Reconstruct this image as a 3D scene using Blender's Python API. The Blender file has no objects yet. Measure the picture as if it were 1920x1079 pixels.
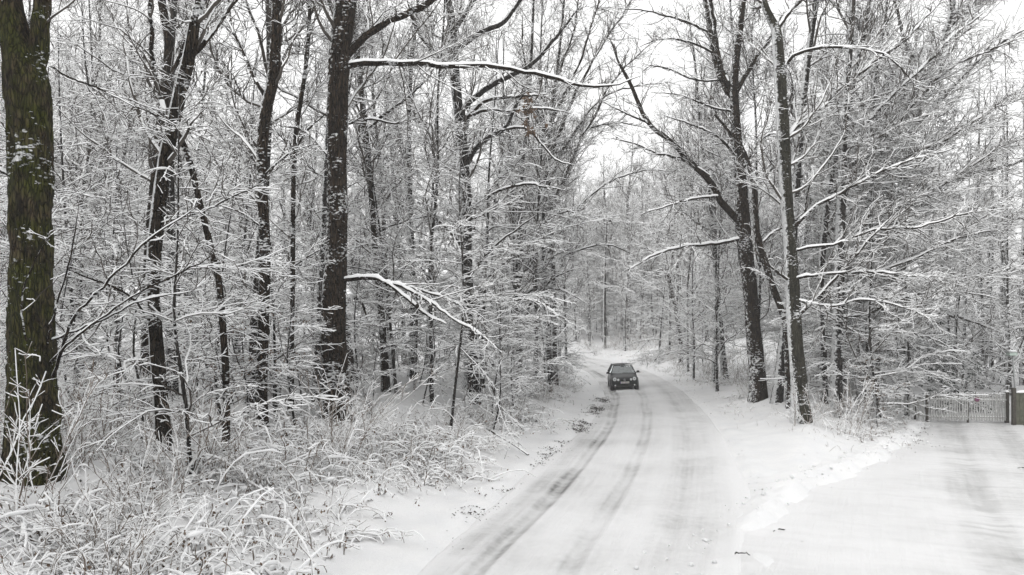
import bpy, math, time
import numpy as np
from mathutils import Vector, Matrix
T0 = time.time()
rng = np.random.default_rng(11)
R = math.radians
scene = bpy.context.scene
COL = scene.collection

# ------------------------------------------------------------------ camera, sky, sun, exposure
CAMZ, F, HZ = 4.0, 1507.0, 600.0           # eye height, focal length and horizon row (1920 px wide frame)
cam = bpy.data.cameras.new('camera'); cam_ob = bpy.data.objects.new('camera', cam); COL.objects.link(cam_ob)
cam_ob.location = (0, 0, CAMZ); cam_ob.rotation_euler = (R(90), 0, 0)
cam.sensor_width = 36.0; cam.lens = 36.0 * F / 1920.0
cam.shift_y = (HZ - 539.5) / 1920.0
cam.clip_start = 0.1; cam.clip_end = 2000.0
scene.camera = cam_ob

SUN_EL, SUN_AZ = 48.0, 215.0
world = bpy.data.worlds.new('World'); scene.world = world; world.use_nodes = True
wn, wl = world.node_tree.nodes, world.node_tree.links
wn.clear()
sky = wn.new('ShaderNodeTexSky'); sky.sky_type = 'NISHITA'; sky.sun_disc = False
sky.sun_elevation = R(SUN_EL); sky.sun_rotation = R(SUN_AZ); sky.dust_density = 6.0; sky.air_density = 1.0
hsv = wn.new('ShaderNodeHueSaturation'); hsv.inputs['Saturation'].default_value = 0.05
wmix = wn.new('ShaderNodeMixRGB'); wmix.inputs[0].default_value = 0.88; wmix.inputs[2].default_value = (8.1, 8.1, 8.1, 1)
bg = wn.new('ShaderNodeBackground'); bg.inputs['Strength'].default_value = 0.115
wo = wn.new('ShaderNodeOutputWorld')
wl.new(sky.outputs[0], hsv.inputs['Color']); wl.new(hsv.outputs[0], wmix.inputs[1])
wl.new(wmix.outputs[0], bg.inputs['Color']); wl.new(bg.outputs[0], wo.inputs['Surface'])

sun = bpy.data.lights.new('sun', 'SUN'); sun.energy = 0.9; sun.angle = R(40); sun.color = (1, 0.985, 0.96)
sun_ob = bpy.data.objects.new('sun', sun); COL.objects.link(sun_ob)
sd = Vector((math.sin(R(SUN_AZ)) * math.cos(R(SUN_EL)), math.cos(R(SUN_AZ)) * math.cos(R(SUN_EL)), math.sin(R(SUN_EL))))
sun_ob.rotation_euler = (-sd).to_track_quat('-Z', 'Y').to_euler()
sun_ob.location = (0, -20, 40)

scene.view_settings.view_transform = 'Standard'; scene.view_settings.look = 'None'
scene.view_settings.gamma = 1.0; scene.view_settings.use_curve_mapping = False
scene.view_settings.exposure = 0.50
scene.render.engine = 'CYCLES'
cy = scene.cycles
cy.max_bounces = 4; cy.diffuse_bounces = 2; cy.glossy_bounces = 2; cy.transmission_bounces = 3
cy.transparent_max_bounces = 6; cy.volume_bounces = 1; cy.caustics_reflective = False; cy.caustics_refractive = False
cy.use_denoising = True; cy.denoiser = 'OPENIMAGEDENOISE'; cy.denoising_input_passes = 'RGB_ALBEDO_NORMAL'; cy.denoising_prefilter = 'ACCURATE'
cy.use_adaptive_sampling = True; cy.adaptive_threshold = 0.03; cy.adaptive_min_samples = 20
cy.volume_step_rate = 4.0

# ------------------------------------------------------------------ small tools
def P(px, py, Y):                     # a point at depth Y seen at that place of the frame
    return np.array([(px - 960) / F * Y, Y, CAMZ + (HZ - py) / F * Y])

def sstep(a, b, x):
    t = np.clip((x - a) / (b - a), 0, 1); return t * t * (3 - 2 * t)

_nt = np.random.default_rng(5).random((256, 256))
def vnoise(x, y, s=1.0, o=0.0):
    x = np.asarray(x, float) / s + 37.3 + o * 17.1; y = np.asarray(y, float) / s + 91.7 + o * 5.3
    xi = np.floor(x).astype(int); yi = np.floor(y).astype(int)
    fx = x - xi; fy = y - yi; fx = fx * fx * (3 - 2 * fx); fy = fy * fy * (3 - 2 * fy)
    g = lambda a, b: _nt[a & 255, b & 255]
    return (g(xi, yi) * (1 - fx) + g(xi + 1, yi) * fx) * (1 - fy) + (g(xi, yi + 1) * (1 - fx) + g(xi + 1, yi + 1) * fx) * fy - 0.5

def catmull(pts, n):
    p = np.asarray(pts, float)
    d = np.r_[0, np.cumsum(np.linalg.norm(np.diff(p[:, :3], axis=0), axis=1))]
    q = np.vstack([2 * p[0] - p[1], p, 2 * p[-1] - p[-2]])
    out = []
    for s in np.linspace(0, d[-1], n):
        i = min(np.searchsorted(d, s, 'right') - 1, len(p) - 2); i = max(i, 0)
        t = (s - d[i]) / max(d[i + 1] - d[i], 1e-9)
        a, b, c, e = q[i], q[i + 1], q[i + 2], q[i + 3]
        out.append(0.5 * (2 * b + (c - a) * t + (2 * a - 5 * b + 4 * c - e) * t * t + (3 * b - a - 3 * c + e) * t ** 3))
    return np.array(out)

TRIS = [0]
def mesh_np(name, v, faces, mats, midx=None, smooth=True, uv=None):
    """faces: (n,4) or (n,3) int array, or a list of such arrays"""
    if not isinstance(faces, list): faces = [faces]
    faces = [f for f in faces if len(f)]
    me = bpy.data.meshes.new(name)
    me.vertices.add(len(v)); me.vertices.foreach_set('co', np.ascontiguousarray(v, dtype=np.float32).ravel())
    nl = sum(f.size for f in faces); npoly = sum(len(f) for f in faces)
    me.loops.add(nl); me.polygons.add(npoly)
    me.loops.foreach_set('vertex_index', np.concatenate([f.ravel() for f in faces]).astype(np.int32))
    tot = np.concatenate([np.full(len(f), f.shape[1], np.int32) for f in faces])
    st = np.r_[0, np.cumsum(tot)[:-1]].astype(np.int32)
    me.polygons.foreach_set('loop_start', st)
    me.polygons.foreach_set('loop_total', tot)
    if midx is not None: me.polygons.foreach_set('material_index', np.asarray(midx, np.int32))
    me.polygons.foreach_set('use_smooth', np.full(npoly, smooth, bool))
    for m in (mats if isinstance(mats, (list, tuple)) else [mats]): me.materials.append(m)
    if uv is not None:
        l = me.uv_layers.new(name='UVMap')
        li = np.concatenate([f.ravel() for f in faces])
        l.data.foreach_set('uv', np.ascontiguousarray(uv[li], dtype=np.float32).ravel())
    me.update(calc_edges=True); me.validate()
    TRIS[0] += int((tot - 2).sum())
    return me

def link(name, data, parent=None, **kw):
    o = bpy.data.objects.new(name, data); COL.objects.link(o)
    if parent: o.parent = parent
    for k, val in kw.items(): o[k] = val
    return o

def thing(name, loc, label, cat, group=None, rz=0.0, sc=1.0):
    o = link(name, None); o.location = loc; o.rotation_euler = (0, 0, rz); o.scale = (sc, sc, sc)
    o.empty_display_size = 0.2
    o['label'] = label; o['category'] = cat
    if group: o['group'] = group
    return o

class MB:                                            # collects boxes, tubes, quads into one mesh
    def __init__(s): s.v = []; s.f = []
    def add(s, v, f):
        b = len(s.v); s.v += [tuple(x) for x in v]; s.f += [tuple(i + b for i in q) for q in f]
    def box(s, c, d, rot=None, taper=1.0):
        hx, hy, hz = d[0] / 2, d[1] / 2, d[2] / 2
        vs = []
        for z, t in ((-hz, 1), (hz, taper)):
            for x, y in ((-hx, -hy), (hx, -hy), (hx, hy), (-hx, hy)): vs.append(Vector((x * t, y * t, z)))
        if rot is not None: vs = [rot @ q for q in vs]
        vs = [q + Vector(c) for q in vs]
        s.add(vs, [(3, 2, 1, 0), (4, 5, 6, 7), (0, 1, 5, 4), (1, 2, 6, 5), (2, 3, 7, 6), (3, 0, 4, 7)])
    def cyl(s, a, b, r0, r1=None, k=12, cap=True):
        a, b = Vector(a), Vector(b); r1 = r0 if r1 is None else r1
        t = (b - a).normalized(); u = t.orthogonal().normalized(); w = t.cross(u)
        vs = [a + (u * math.cos(2 * math.pi * i / k) + w * math.sin(2 * math.pi * i / k)) * r0 for i in range(k)]
        vs += [b + (u * math.cos(2 * math.pi * i / k) + w * math.sin(2 * math.pi * i / k)) * r1 for i in range(k)]
        fs = [(i, (i + 1) % k, k + (i + 1) % k, k + i) for i in range(k)]
        if cap: fs += [tuple(range(k - 1, -1, -1)), tuple(range(k, 2 * k))]
        s.add(vs, fs)
    def path(s, pts, r, k=8):
        for a, b in zip(pts[:-1], pts[1:]): s.cyl(a, b, r, r, k)
    def build(s, name, mat, parent=None, smooth=False, bevel=0.0, **kw):
        me = bpy.data.meshes.new(name); me.from_pydata(s.v, [], s.f); me.materials.append(mat)
        if smooth:
            for p in me.polygons: p.use_smooth = True
        me.update()
        TRIS[0] += sum(len(p.vertices) - 2 for p in me.polygons)
        o = link(name, me, parent, **kw)
        if bevel:
            m = o.modifiers.new('bevel', 'BEVEL'); m.width = bevel; m.segments = 2; m.limit_method = 'ANGLE'
        return o

# ------------------------------------------------------------------ materials
def new_mat(name):
    m = bpy.data.materials.new(name); m.use_nodes = True
    nt = m.node_tree; b = nt.nodes['Principled BSDF']
    return m, nt, nt.nodes, nt.links, b

def nd(nt, typ, **kw):
    n = nt.nodes.new(typ)
    for k, v in kw.items():
        if k in n.inputs: n.inputs[k].default_value = v
        else: setattr(n, k, v)
    return n

def noise_node(nt, vec, scale, detail=4, rough=0.55):
    n = nt.nodes.new('ShaderNodeTexNoise'); n.inputs['Scale'].default_value = scale
    n.inputs['Detail'].default_value = detail; n.inputs['Roughness'].default_value = rough
    if vec is not None: nt.links.new(vec, n.inputs['Vector'])
    return n

def ramp(nt, fac, stops):
    r = nt.nodes.new('ShaderNodeValToRGB'); e = r.color_ramp.elements
    while len(e) > 1: e.remove(e[-1])
    for i, (p, c) in enumerate(stops):
        q = e[0] if i == 0 else e.new(p)
        q.position = p
        q.color = (c, c, c, 1) if not isinstance(c, tuple) else (*c, 1)
    nt.links.new(fac, r.inputs[0]); return r

def simple(name, col, rough=0.6, metal=0.0, var=0.0, vscale=8.0, spec=0.5, coat=0.0):
    m, nt, n, l, b = new_mat(name)
    b.inputs['Roughness'].default_value = rough; b.inputs['Metallic'].default_value = metal
    b.inputs['Specular IOR Level'].default_value = spec; b.inputs['Coat Weight'].default_value = coat
    if var:
        tc = n.new('ShaderNodeTexCoord'); ns = noise_node(nt, tc.outputs['Object'], vscale)
        r = ramp(nt, ns.outputs[0], [(0.3, tuple(c * (1 - var) for c in col)), (0.7, tuple(min(1, c * (1 + var)) for c in col))])
        l.new(r.outputs[0], b.inputs['Base Color'])
    else: b.inputs['Base Color'].default_value = (*col, 1)
    return m

SNOW_C = (0.88, 0.885, 0.89)
def mat_snow(name='snow', bumpd=0.03, coarse=True):
    m, nt, n, l, b = new_mat(name)
    g = n.new('ShaderNodeNewGeometry')
    n1 = noise_node(nt, g.outputs['Position'], 1.3, 5); n2 = noise_node(nt, g.outputs['Position'], 14.0, 5, 0.65)
    r = ramp(nt, n1.outputs[0], [(0.3, (0.74, 0.745, 0.755)), (0.7, (0.80, 0.80, 0.80))])
    l.new(r.outputs[0], b.inputs['Base Color'])
    b.inputs['Roughness'].default_value = 0.75; b.inputs['Specular IOR Level'].default_value = 0.2
    if bumpd:
        bp = n.new('ShaderNodeBump'); bp.inputs['Strength'].default_value = 0.7; bp.inputs['Distance'].default_value = bumpd
        l.new(n2.outputs[0], bp.inputs['Height']); l.new(bp.outputs[0], b.inputs['Normal'])
    return m

def mat_twig_snow():
    m, nt, n, l, b = new_mat('snow_on_twigs')
    b.inputs['Base Color'].default_value = (*SNOW_C, 1); b.inputs['Roughness'].default_value = 0.8
    b.inputs['Specular IOR Level'].default_value = 0.1
    return m

def mat_bark(name, dark, light, moss=None, snow_side=0.75, snow_dir=(-0.85, -0.3, 0.5), scale=1.0, spread=0.9, fleck=0.575, crack=18.0, crackd=.9):
    """furrowed bark; wind-driven snow sticks in patches on the weather side"""
    m, nt, n, l, b = new_mat(name)
    g = n.new('ShaderNodeNewGeometry')
    mp = n.new('ShaderNodeMapping'); mp.inputs['Scale'].default_value = (1, 1, 0.16)
    l.new(g.outputs['Position'], mp.inputs['Vector'])
    n1 = noise_node(nt, mp.outputs[0], 22.0 * scale, 6, 0.65)
    n2 = noise_node(nt, g.outputs['Position'], 2.2, 3)
    r = ramp(nt, n1.outputs[0], [(0.40, dark), (0.62, light)])
    col = r.outputs[0]
    if moss:
        mm = n.new('ShaderNodeMixRGB'); mr = ramp(nt, n2.outputs[0], [(0.36, 0.0), (0.6, 0.9)])
        l.new(mr.outputs[0], mm.inputs[0]); l.new(col, mm.inputs[1])
        m2 = n.new('ShaderNodeMixRGB'); m2.blend_type = 'MULTIPLY'; m2.inputs[0].default_value = 0.8
        m2.inputs[1].default_value = (*moss, 1); rr = ramp(nt, n1.outputs[0], [(0.3, 0.35), (0.7, 1.0)])
        l.new(rr.outputs[0], m2.inputs[2]); l.new(m2.outputs[0], mm.inputs[2]); col = mm.outputs[0]
    vo = n.new('ShaderNodeTexVoronoi'); vo.feature = 'DISTANCE_TO_EDGE'; vo.inputs['Scale'].default_value = crack
    mpv = n.new('ShaderNodeMapping'); mpv.inputs['Scale'].default_value = (1, 1, 0.2); l.new(g.outputs['Position'], mpv.inputs['Vector'])
    wv = n.new('ShaderNodeVectorMath'); wv.operation = 'MULTIPLY_ADD'; wv.inputs[1].default_value = (.09, .09, .09)
    nw = noise_node(nt, mpv.outputs[0], 9.0, 3); l.new(nw.outputs['Color'], wv.inputs[0]); l.new(mpv.outputs[0], wv.inputs[2]); l.new(wv.outputs[0], vo.inputs['Vector'])
    cr = ramp(nt, vo.outputs['Distance'], [(0.0, 0.12), (0.16, 1.0)])
    mc = n.new('ShaderNodeMixRGB'); mc.blend_type = 'MULTIPLY'; mc.inputs[0].default_value = crackd; l.new(col, mc.inputs[1]); l.new(cr.outputs[0], mc.inputs[2]); col = mc.outputs[0]
    dt = n.new('ShaderNodeVectorMath'); dt.operation = 'DOT_PRODUCT'
    v = Vector(snow_dir).normalized(); dt.inputs[1].default_value = tuple(v)
    l.new(g.outputs['Normal'], dt.inputs[0])
    n3 = noise_node(nt, g.outputs['Position'], 10.0, 6, 0.72)
    ma = n.new('ShaderNodeMath'); ma.operation = 'MULTIPLY_ADD'; ma.inputs[1].default_value = spread
    l.new(n3.outputs[0], ma.inputs[0]); l.new(dt.outputs['Value'], ma.inputs[2])
    ms = n.new('ShaderNodeMath'); ms.operation = 'SUBTRACT'; ms.inputs[1].default_value = snow_side + spread * 0.5 - 0.5
    l.new(ma.outputs[0], ms.inputs[0])
    sr0 = ramp(nt, ms.outputs[0], [(0.49, 0.0), (0.53, 1.0)])
    mpf = n.new('ShaderNodeMapping'); mpf.inputs['Scale'].default_value = (1, 1, 2.2); l.new(g.outputs['Position'], mpf.inputs['Vector'])
    nf = noise_node(nt, mpf.outputs[0], 9.0, 3, 0.6); nfl = noise_node(nt, g.outputs['Position'], 1.1, 2)
    fa = n.new('ShaderNodeMath'); fa.operation = 'MULTIPLY_ADD'; fa.inputs[1].default_value = 0.5; l.new(nfl.outputs[0], fa.inputs[0]); hf = n.new('ShaderNodeMath'); hf.operation = 'MULTIPLY'; hf.inputs[1].default_value = 0.5; l.new(nf.outputs[0], hf.inputs[0]); l.new(hf.outputs[0], fa.inputs[2])
    fr = ramp(nt, fa.outputs[0], [(fleck, 0.0), (fleck + .03, 1.0)])                     # flecks caught on the bark
    sr = n.new('ShaderNodeMixRGB'); sr.blend_type = 'LIGHTEN'; sr.inputs[0].default_value = 1.0; l.new(sr0.outputs[0], sr.inputs[1]); l.new(fr.outputs[0], sr.inputs[2])
    mx = n.new('ShaderNodeMixRGB'); l.new(sr.outputs[0], mx.inputs[0]); l.new(col, mx.inputs[1]); mx.inputs[2].default_value = (*SNOW_C, 1)
    l.new(mx.outputs[0], b.inputs['Base Color'])
    b.inputs['Roughness'].default_value = 0.9; b.inputs['Specular IOR Level'].default_value = 0.15
    a0 = n.new('ShaderNodeMath'); a0.operation = 'ADD'; l.new(n1.outputs[0], a0.inputs[0]); l.new(cr.outputs[0], a0.inputs[1])
    ad = n.new('ShaderNodeMath'); ad.operation = 'ADD'; l.new(a0.outputs[0], ad.inputs[0]); l.new(sr.outputs[0], ad.inputs[1])
    bp = n.new('ShaderNodeBump'); bp.inputs['Strength'].default_value = 1.0; bp.inputs['Distance'].default_value = 0.05
    l.new(ad.outputs[0], bp.inputs['Height']); l.new(bp.outputs[0], b.inputs['Normal'])
    return m

M = {}
M['snow'] = mat_snow('snow')
M['tsnow'] = mat_twig_snow()
M['twig'] = simple('twig_bark', (0.075, 0.066, 0.058), 0.9, var=0.4, vscale=3.0, spec=0.1)
M['twig_red'] = simple('cane_bark', (0.19, 0.155, 0.13), 0.9, var=0.4, vscale=3.0, spec=0.1)
M['bark'] = mat_bark('dark_bark', (0.013, 0.009, 0.006), (0.064, 0.046, 0.031), snow_side=0.88, spread=1.9)
M['bark_bg'] = mat_bark('forest_bark', (0.014, 0.012, 0.011), (0.085, 0.076, 0.068), snow_side=0.72, spread=1.7)
M['bark_moss'] = mat_bark('mossy_bark', (0.012, 0.009, 0.005), (0.095, 0.072, 0.044), moss=(0.068, 0.076, 0.014), crack=21.0, crackd=.75, fleck=0.59, snow_side=1.05, spread=1.7, scale=0.55)
M['bark_beech'] = mat_bark('smooth_bark', (0.022, 0.021, 0.015), (0.062, 0.058, 0.042), crackd=.15, snow_side=0.80, snow_dir=(-0.95, -0.2, 0.2), scale=0.6, spread=1.3)
M['bark_ribbon'] = mat_bark('ribbon_bark', (0.012, 0.009, 0.006), (0.058, 0.044, 0.03), snow_side=0.56, snow_dir=(-0.9, -0.12, 0.45), spread=0.6)
M['leaf'] = simple('dead_leaf', (0.15, 0.105, 0.075), 0.8, var=0.5, vscale=20.0, spec=0.1)
M['dirt'] = simple('dirt', (0.045, 0.038, 0.03), 0.95, var=0.5, vscale=15.0, spec=0.1)
M['needle'] = simple('spruce_needles', (0.018, 0.035, 0.02), 0.8, var=0.4, vscale=6.0, spec=0.1)

# ------------------------------------------------------------------ the lie of the land
road_c = catmull([(-1.6, 0), (-0.5, 6), (1.0, 12.6), (2.75, 19), (5.2, 30), (6.75, 40), (7.55, 48), (8.05, 58), (7.95, 68), (7.1, 78), (5.0, 87), (1.0, 94.5), (-6, 100), (-22, 107)], 400)
_dr = np.gradient(road_c, axis=0); _dr /= np.linalg.norm(_dr, axis=1)[:, None]
road_nrm = np.c_[_dr[:, 1], -_dr[:, 0]]                    # points to the right of the direction away from the camera
road_s = np.r_[0, np.cumsum(np.linalg.norm(np.diff(road_c, axis=0), axis=1))]
def road_half(y): return np.interp(y, [0, 12, 20, 30, 40, 60, 130], [2.3, 2.5, 2.85, 2.45, 2.15, 2.2, 2.2])
drive_c = catmull([(4.5, 1), (7.0, 8), (10.2, 15.5), (14.4, 24), (19.35, 33.6), (24.5, 43)], 160)
_dd = np.gradient(drive_c, axis=0); _dd /= np.linalg.norm(_dd, axis=1)[:, None]
drive_nrm = np.c_[_dd[:, 1], -_dd[:, 0]]
drive_s = np.r_[0, np.cumsum(np.linalg.norm(np.diff(drive_c, axis=0), axis=1))]
def drive_half(y): return np.interp(y, [0, 8, 13, 18, 24, 34, 45], [5.5, 5.6, 5.4, 4.6, 2.9, 1.75, 1.75])

def lateral(x, y, c, nrm):
    x = np.asarray(x, float); y = np.asarray(y, float); shp = x.shape
    p = np.c_[x.ravel(), y.ravel()]; out = np.empty(len(p)); par = np.empty(len(p), int)
    for a in range(0, len(p), 20000):
        q = p[a:a + 20000]
        d2 = (q[:, 0:1] - c[None, :, 0]) ** 2 + (q[:, 1:2] - c[None, :, 1]) ** 2
        i = d2.argmin(1); par[a:a + 20000] = i
        out[a:a + 20000] = np.sqrt(d2[np.arange(len(q)), i]) * np.sign(((q - c[i]) * nrm[i]).sum(1) + 1e-9)
    return out.reshape(shp), par.reshape(shp)

def base_ground(x, y):
    """returns height without the trenches for road and drive, and distances beyond both edges"""
    x = np.asarray(x, float); y = np.asarray(y, float)
    dr, _ = lateral(x, y, road_c, road_nrm); dd, _ = lateral(x, y, drive_c, drive_nrm)
    er = np.abs(dr) - road_half(y); ed = np.abs(dd) - drive_half(y)
    left = dr < 0
    zl = 0.08 * sstep(0, .8, er) + 0.42 * sstep(.6, 2.6, er) + 0.8 * sstep(2.2, 6.5, er)
    dm = np.minimum(er, ed)
    beyond = sstep(36, 30, y) + sstep(46, 60, y) * (dd < 0)
    zr = 0.62 * sstep(0, 4.2, dm) * np.clip(beyond + (er < 7) * 1.0, 0, 1) + 0.35 * sstep(3, 10, er) * (y > 40)
    z = np.where(left, zl, zr)
    z = z + 0.05 * dr * sstep(28, 44, y) * sstep(92, 70, y) * (np.abs(er) < 99) * np.exp(-np.clip(er, 0, 99) / 3.0)   # the bend is banked
    z = z - 0.32 * sstep(16, 34, y) * sstep(5.5, -1, ed) * (dd > -9)                                   # the drive falls towards the gate
    z = z + 2.3 * sstep(11, 2, y)                                                                      # the bank the photographer stands on
    far = np.clip(y - 60, 0, 400)
    z = z + 0.028 * far * sstep(0, 12, np.abs(er)) + 0.012 * np.clip(far - 40, 0, 400)
    z = z + 0.07 * np.clip(y - 104, 0, 60) * sstep(0, 10, er)
    z = z + 0.02 * np.clip(-x - 25, 0, 300) + 0.015 * np.clip(x - 40, 0, 300)
    return z, er, ed, dr, dd

def ground(x, y, trench=True):
    z, er, ed, dr, dd = base_ground(x, y)
    dm = np.minimum(er, ed)
    off = sstep(0.0, 2.5, dm)
    z = z + off * (0.30 * vnoise(x, y, 3.1) + 0.16 * vnoise(x, y, 1.2, 1) + 0.05 * vnoise(x, y, 0.45, 2))
    z = z + 0.03 * vnoise(x, y, 0.7, 3) + 0.012 * vnoise(x, y, 0.25, 4)
    lump = 0.6 + 1.0 * vnoise(x, y, 0.8, 5) + 0.8 * vnoise(x, y, 0.3, 6)
    z = z + 0.26 * np.exp(-((ed - 0.3) / 0.5) ** 2) * (lump + .5 * vnoise(x, y, .18, 12)) * (dd < 0) * sstep(36, 30, y) * sstep(-0.8, 0.3, er)   # plough ridge by the drive
    z = z + 0.09 * np.exp(-((er - 0.3) / 0.35) ** 2) * lump + off * .05 * vnoise(x, y, .5, 11) * sstep(-0.5, 0.8, ed)
    if trench:
        z = z - 0.10 * sstep(0.12, -0.12, dm)
    return z

def gz(x, y): return float(ground(np.array([x]), np.array([y]), False)[0])

def foot(px, py, y0=6.0, y1=110.0):                 # where the view through that place meets the ground
    ys = np.linspace(y0, y1, 2000); xs = (px - 960) / F * ys
    d = ground(xs, ys, False) - (CAMZ + (HZ - py) / F * ys)
    i = np.argmax(d >= 0)
    return float(ys[i]) if d[i] >= 0 else y1

xs = np.r_[np.linspace(-230, -40, 26)[:-1], np.linspace(-40, -15, 50)[:-1], np.linspace(-15, 26, 200)[:-1], np.linspace(26, 50, 40)[:-1], np.linspace(50, 240, 26)]
ys = np.r_[np.linspace(-15, 4, 24)[:-1], np.linspace(4, 44, 215)[:-1], np.linspace(44, 100, 110)[:-1], np.linspace(100, 300, 40)]
gx, gy = np.meshgrid(xs, ys); nx, ny = len(xs), len(ys)
gv = np.c_[gx.ravel(), gy.ravel(), ground(gx, gy).ravel()]
ii = (np.arange(ny - 1)[:, None] * nx + np.arange(nx - 1)[None, :]).ravel()
link('ground', mesh_np('ground', gv, np.c_[ii, ii + 1, ii + 1 + nx, ii + nx], M['snow']), kind='structure')

def mat_track(name, stops, tint, streak=1.0, ripple=0.0, half=3.0):
    """snow driven over by cars: UV.x is metres across, UV.y metres along"""
    m, nt, n, l, b = new_mat(name)
    uv = n.new('ShaderNodeUVMap'); uv.uv_map = 'UVMap'
    sp = n.new('ShaderNodeSeparateXYZ'); l.new(uv.outputs[0], sp.inputs[0])
    mp = n.new('ShaderNodeMapping'); mp.inputs['Scale'].default_value = (9.0, 0.22, 1); l.new(uv.outputs[0], mp.inputs['Vector'])
    st = noise_node(nt, mp.outputs[0], 1.0, 6, 0.65)
    mp2 = n.new('ShaderNodeMapping'); mp2.inputs['Scale'].default_value = (0.15, 0.10, 1); l.new(uv.outputs[0], mp2.inputs['Vector'])
    wob = noise_node(nt, mp2.outputs[0], 1.0, 2)
    pa = noise_node(nt, uv.outputs[0], 0.35, 4, 0.6); fi = noise_node(nt, uv.outputs[0], 5.0, 5, 0.7)
    w = nd(nt, 'ShaderNodeMath', operation='MULTIPLY_ADD'); w.inputs[1].default_value = 0.5; l.new(wob.outputs[0], w.inputs[0]); l.new(sp.outputs[0], w.inputs[2])
    sc = nd(nt, 'ShaderNodeMapRange'); sc.inputs['From Min'].default_value = -half + .25; sc.inputs['From Max'].default_value = half + .25
    l.new(w.outputs[0], sc.inputs['Value'])
    r = ramp(nt, sc.outputs[0], [((p + half) / (2 * half), c) for p, c in stops]); r.color_ramp.interpolation = 'EASE'
    # darkness = ramp * patchiness * streaks
    p2 = ramp(nt, pa.outputs[0], [(0.38, 0.35), (0.66, 1.25)])
    s2 = ramp(nt, st.outputs[0], [(0.30, 0.7), (0.70, 1.2)])
    m1 = nd(nt, 'ShaderNodeMath', operation='MULTIPLY'); l.new(r.outputs[0], m1.inputs[0]); l.new(p2.outputs[0], m1.inputs[1])
    m2 = nd(nt, 'ShaderNodeMath', operation='MULTIPLY'); l.new(m1.outputs[0], m2.inputs[0]); l.new(s2.outputs[0], m2.inputs[1])
    f2 = ramp(nt, fi.outputs[0], [(0.35, 0.7), (0.65, 1.15)])
    m3 = nd(nt, 'ShaderNodeMath', operation='MULTIPLY'); m3.use_clamp = True; l.new(m2.outputs[0], m3.inputs[0]); l.new(f2.outputs[0], m3.inputs[1])
    fac = m3.outputs[0]
    if ripple:
        mp3 = n.new('ShaderNodeMapping'); mp3.inputs['Scale'].default_value = (0.5, 3.2, 1); l.new(uv.outputs[0], mp3.inputs['Vector'])
        rp = noise_node(nt, mp3.outputs[0], 1.0, 4, 0.6); rr = ramp(nt, rp.outputs[0], [(0.48, 0.0), (0.64, ripple)])
        m4 = nd(nt, 'ShaderNodeMath', operation='MULTIPLY_ADD'); m4.use_clamp = True
        l.new(rr.outputs[0], m4.inputs[0]); l.new(r.outputs[0], m4.inputs[1]); l.new(fac, m4.inputs[2]); fac = m4.outputs[0]
    c = ramp(nt, fac, [(0.0, (0.77, 0.77, 0.775)), (0.35, (0.55, 0.55, 0.55)), (1.0, tint)])
    l.new(c.outputs[0], b.inputs['Base Color'])
    b.inputs['Roughness'].default_value = 0.65; b.inputs['Specular IOR Level'].default_value = 0.25
    bp = n.new('ShaderNodeBump'); bp.inputs['Strength'].default_value = 0.8; bp.inputs['Distance'].default_value = 0.03
    ad = nd(nt, 'ShaderNodeMath', operation='ADD'); l.new(st.outputs[0], ad.inputs[0]); l.new(fi.outputs[0], ad.inputs[1])
    l.new(ad.outputs[0], bp.inputs['Height']); l.new(bp.outputs[0], b.inputs['Normal'])
    return m

def strip(name, c, nrm, s, half, nlat, s0, s1, nlon, mat, tracks, seed):
    sv = np.linspace(s0, s1, nlon); cx = np.interp(sv, s, c[:, 0]); cyy = np.interp(sv, s, c[:, 1])
    nx_ = np.interp(sv, s, nrm[:, 0]); ny_ = np.interp(sv, s, nrm[:, 1])
    hw = half(cyy)
    t = np.linspace(-1, 1, nlat)
    edge = 0.10 * vnoise(sv, sv * 0, 1.3, seed) + 0.06 * vnoise(sv, sv * 0, 0.35, seed + 1)
    edge2 = 0.10 * vnoise(sv, sv * 0, 1.5, seed + 2) + 0.06 * vnoise(sv, sv * 0, 0.4, seed + 3)
    lat = t[None, :] * (hw + 0.06)[:, None]
    lat = lat + np.where(t[None, :] < 0, edge[:, None], edge2[:, None]) * np.abs(t[None, :]) ** 6
    X = cx[:, None] + nx_[:, None] * lat; Y = cyy[:, None] + ny_[:, None] * lat
    Z = base_ground(X, Y)[0] + (0.004 if name == 'road' else -0.014)
    for u, wd, dp in tracks: Z = Z - dp * np.exp(-((lat - u) / wd) ** 2)
    Z += 0.018 * vnoise(lat, np.repeat(sv[:, None], nlat, 1) * 0.12, 0.22, seed) + 0.02 * vnoise(X, Y, 0.9, seed)
    if name != 'road': Z += 0.035 * vnoise(X, Y, .35, seed + 5) + .03 * vnoise(X, Y, 1.1, seed + 6)
    Z -= 0.10 * sstep(0.93, 1.0, np.abs(t))[None, :]
    v = np.c_[X.ravel(), Y.ravel(), Z.ravel()]
    q = (np.arange(nlon - 1)[:, None] * nlat + np.arange(nlat - 1)[None, :]).ravel()
    uv = np.c_[lat.ravel(), np.repeat(sv, nlat)]
    return link(name, mesh_np(name, v, np.c_[q, q + 1, q + 1 + nlat, q + nlat], mat, uv=uv), kind='structure')

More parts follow.
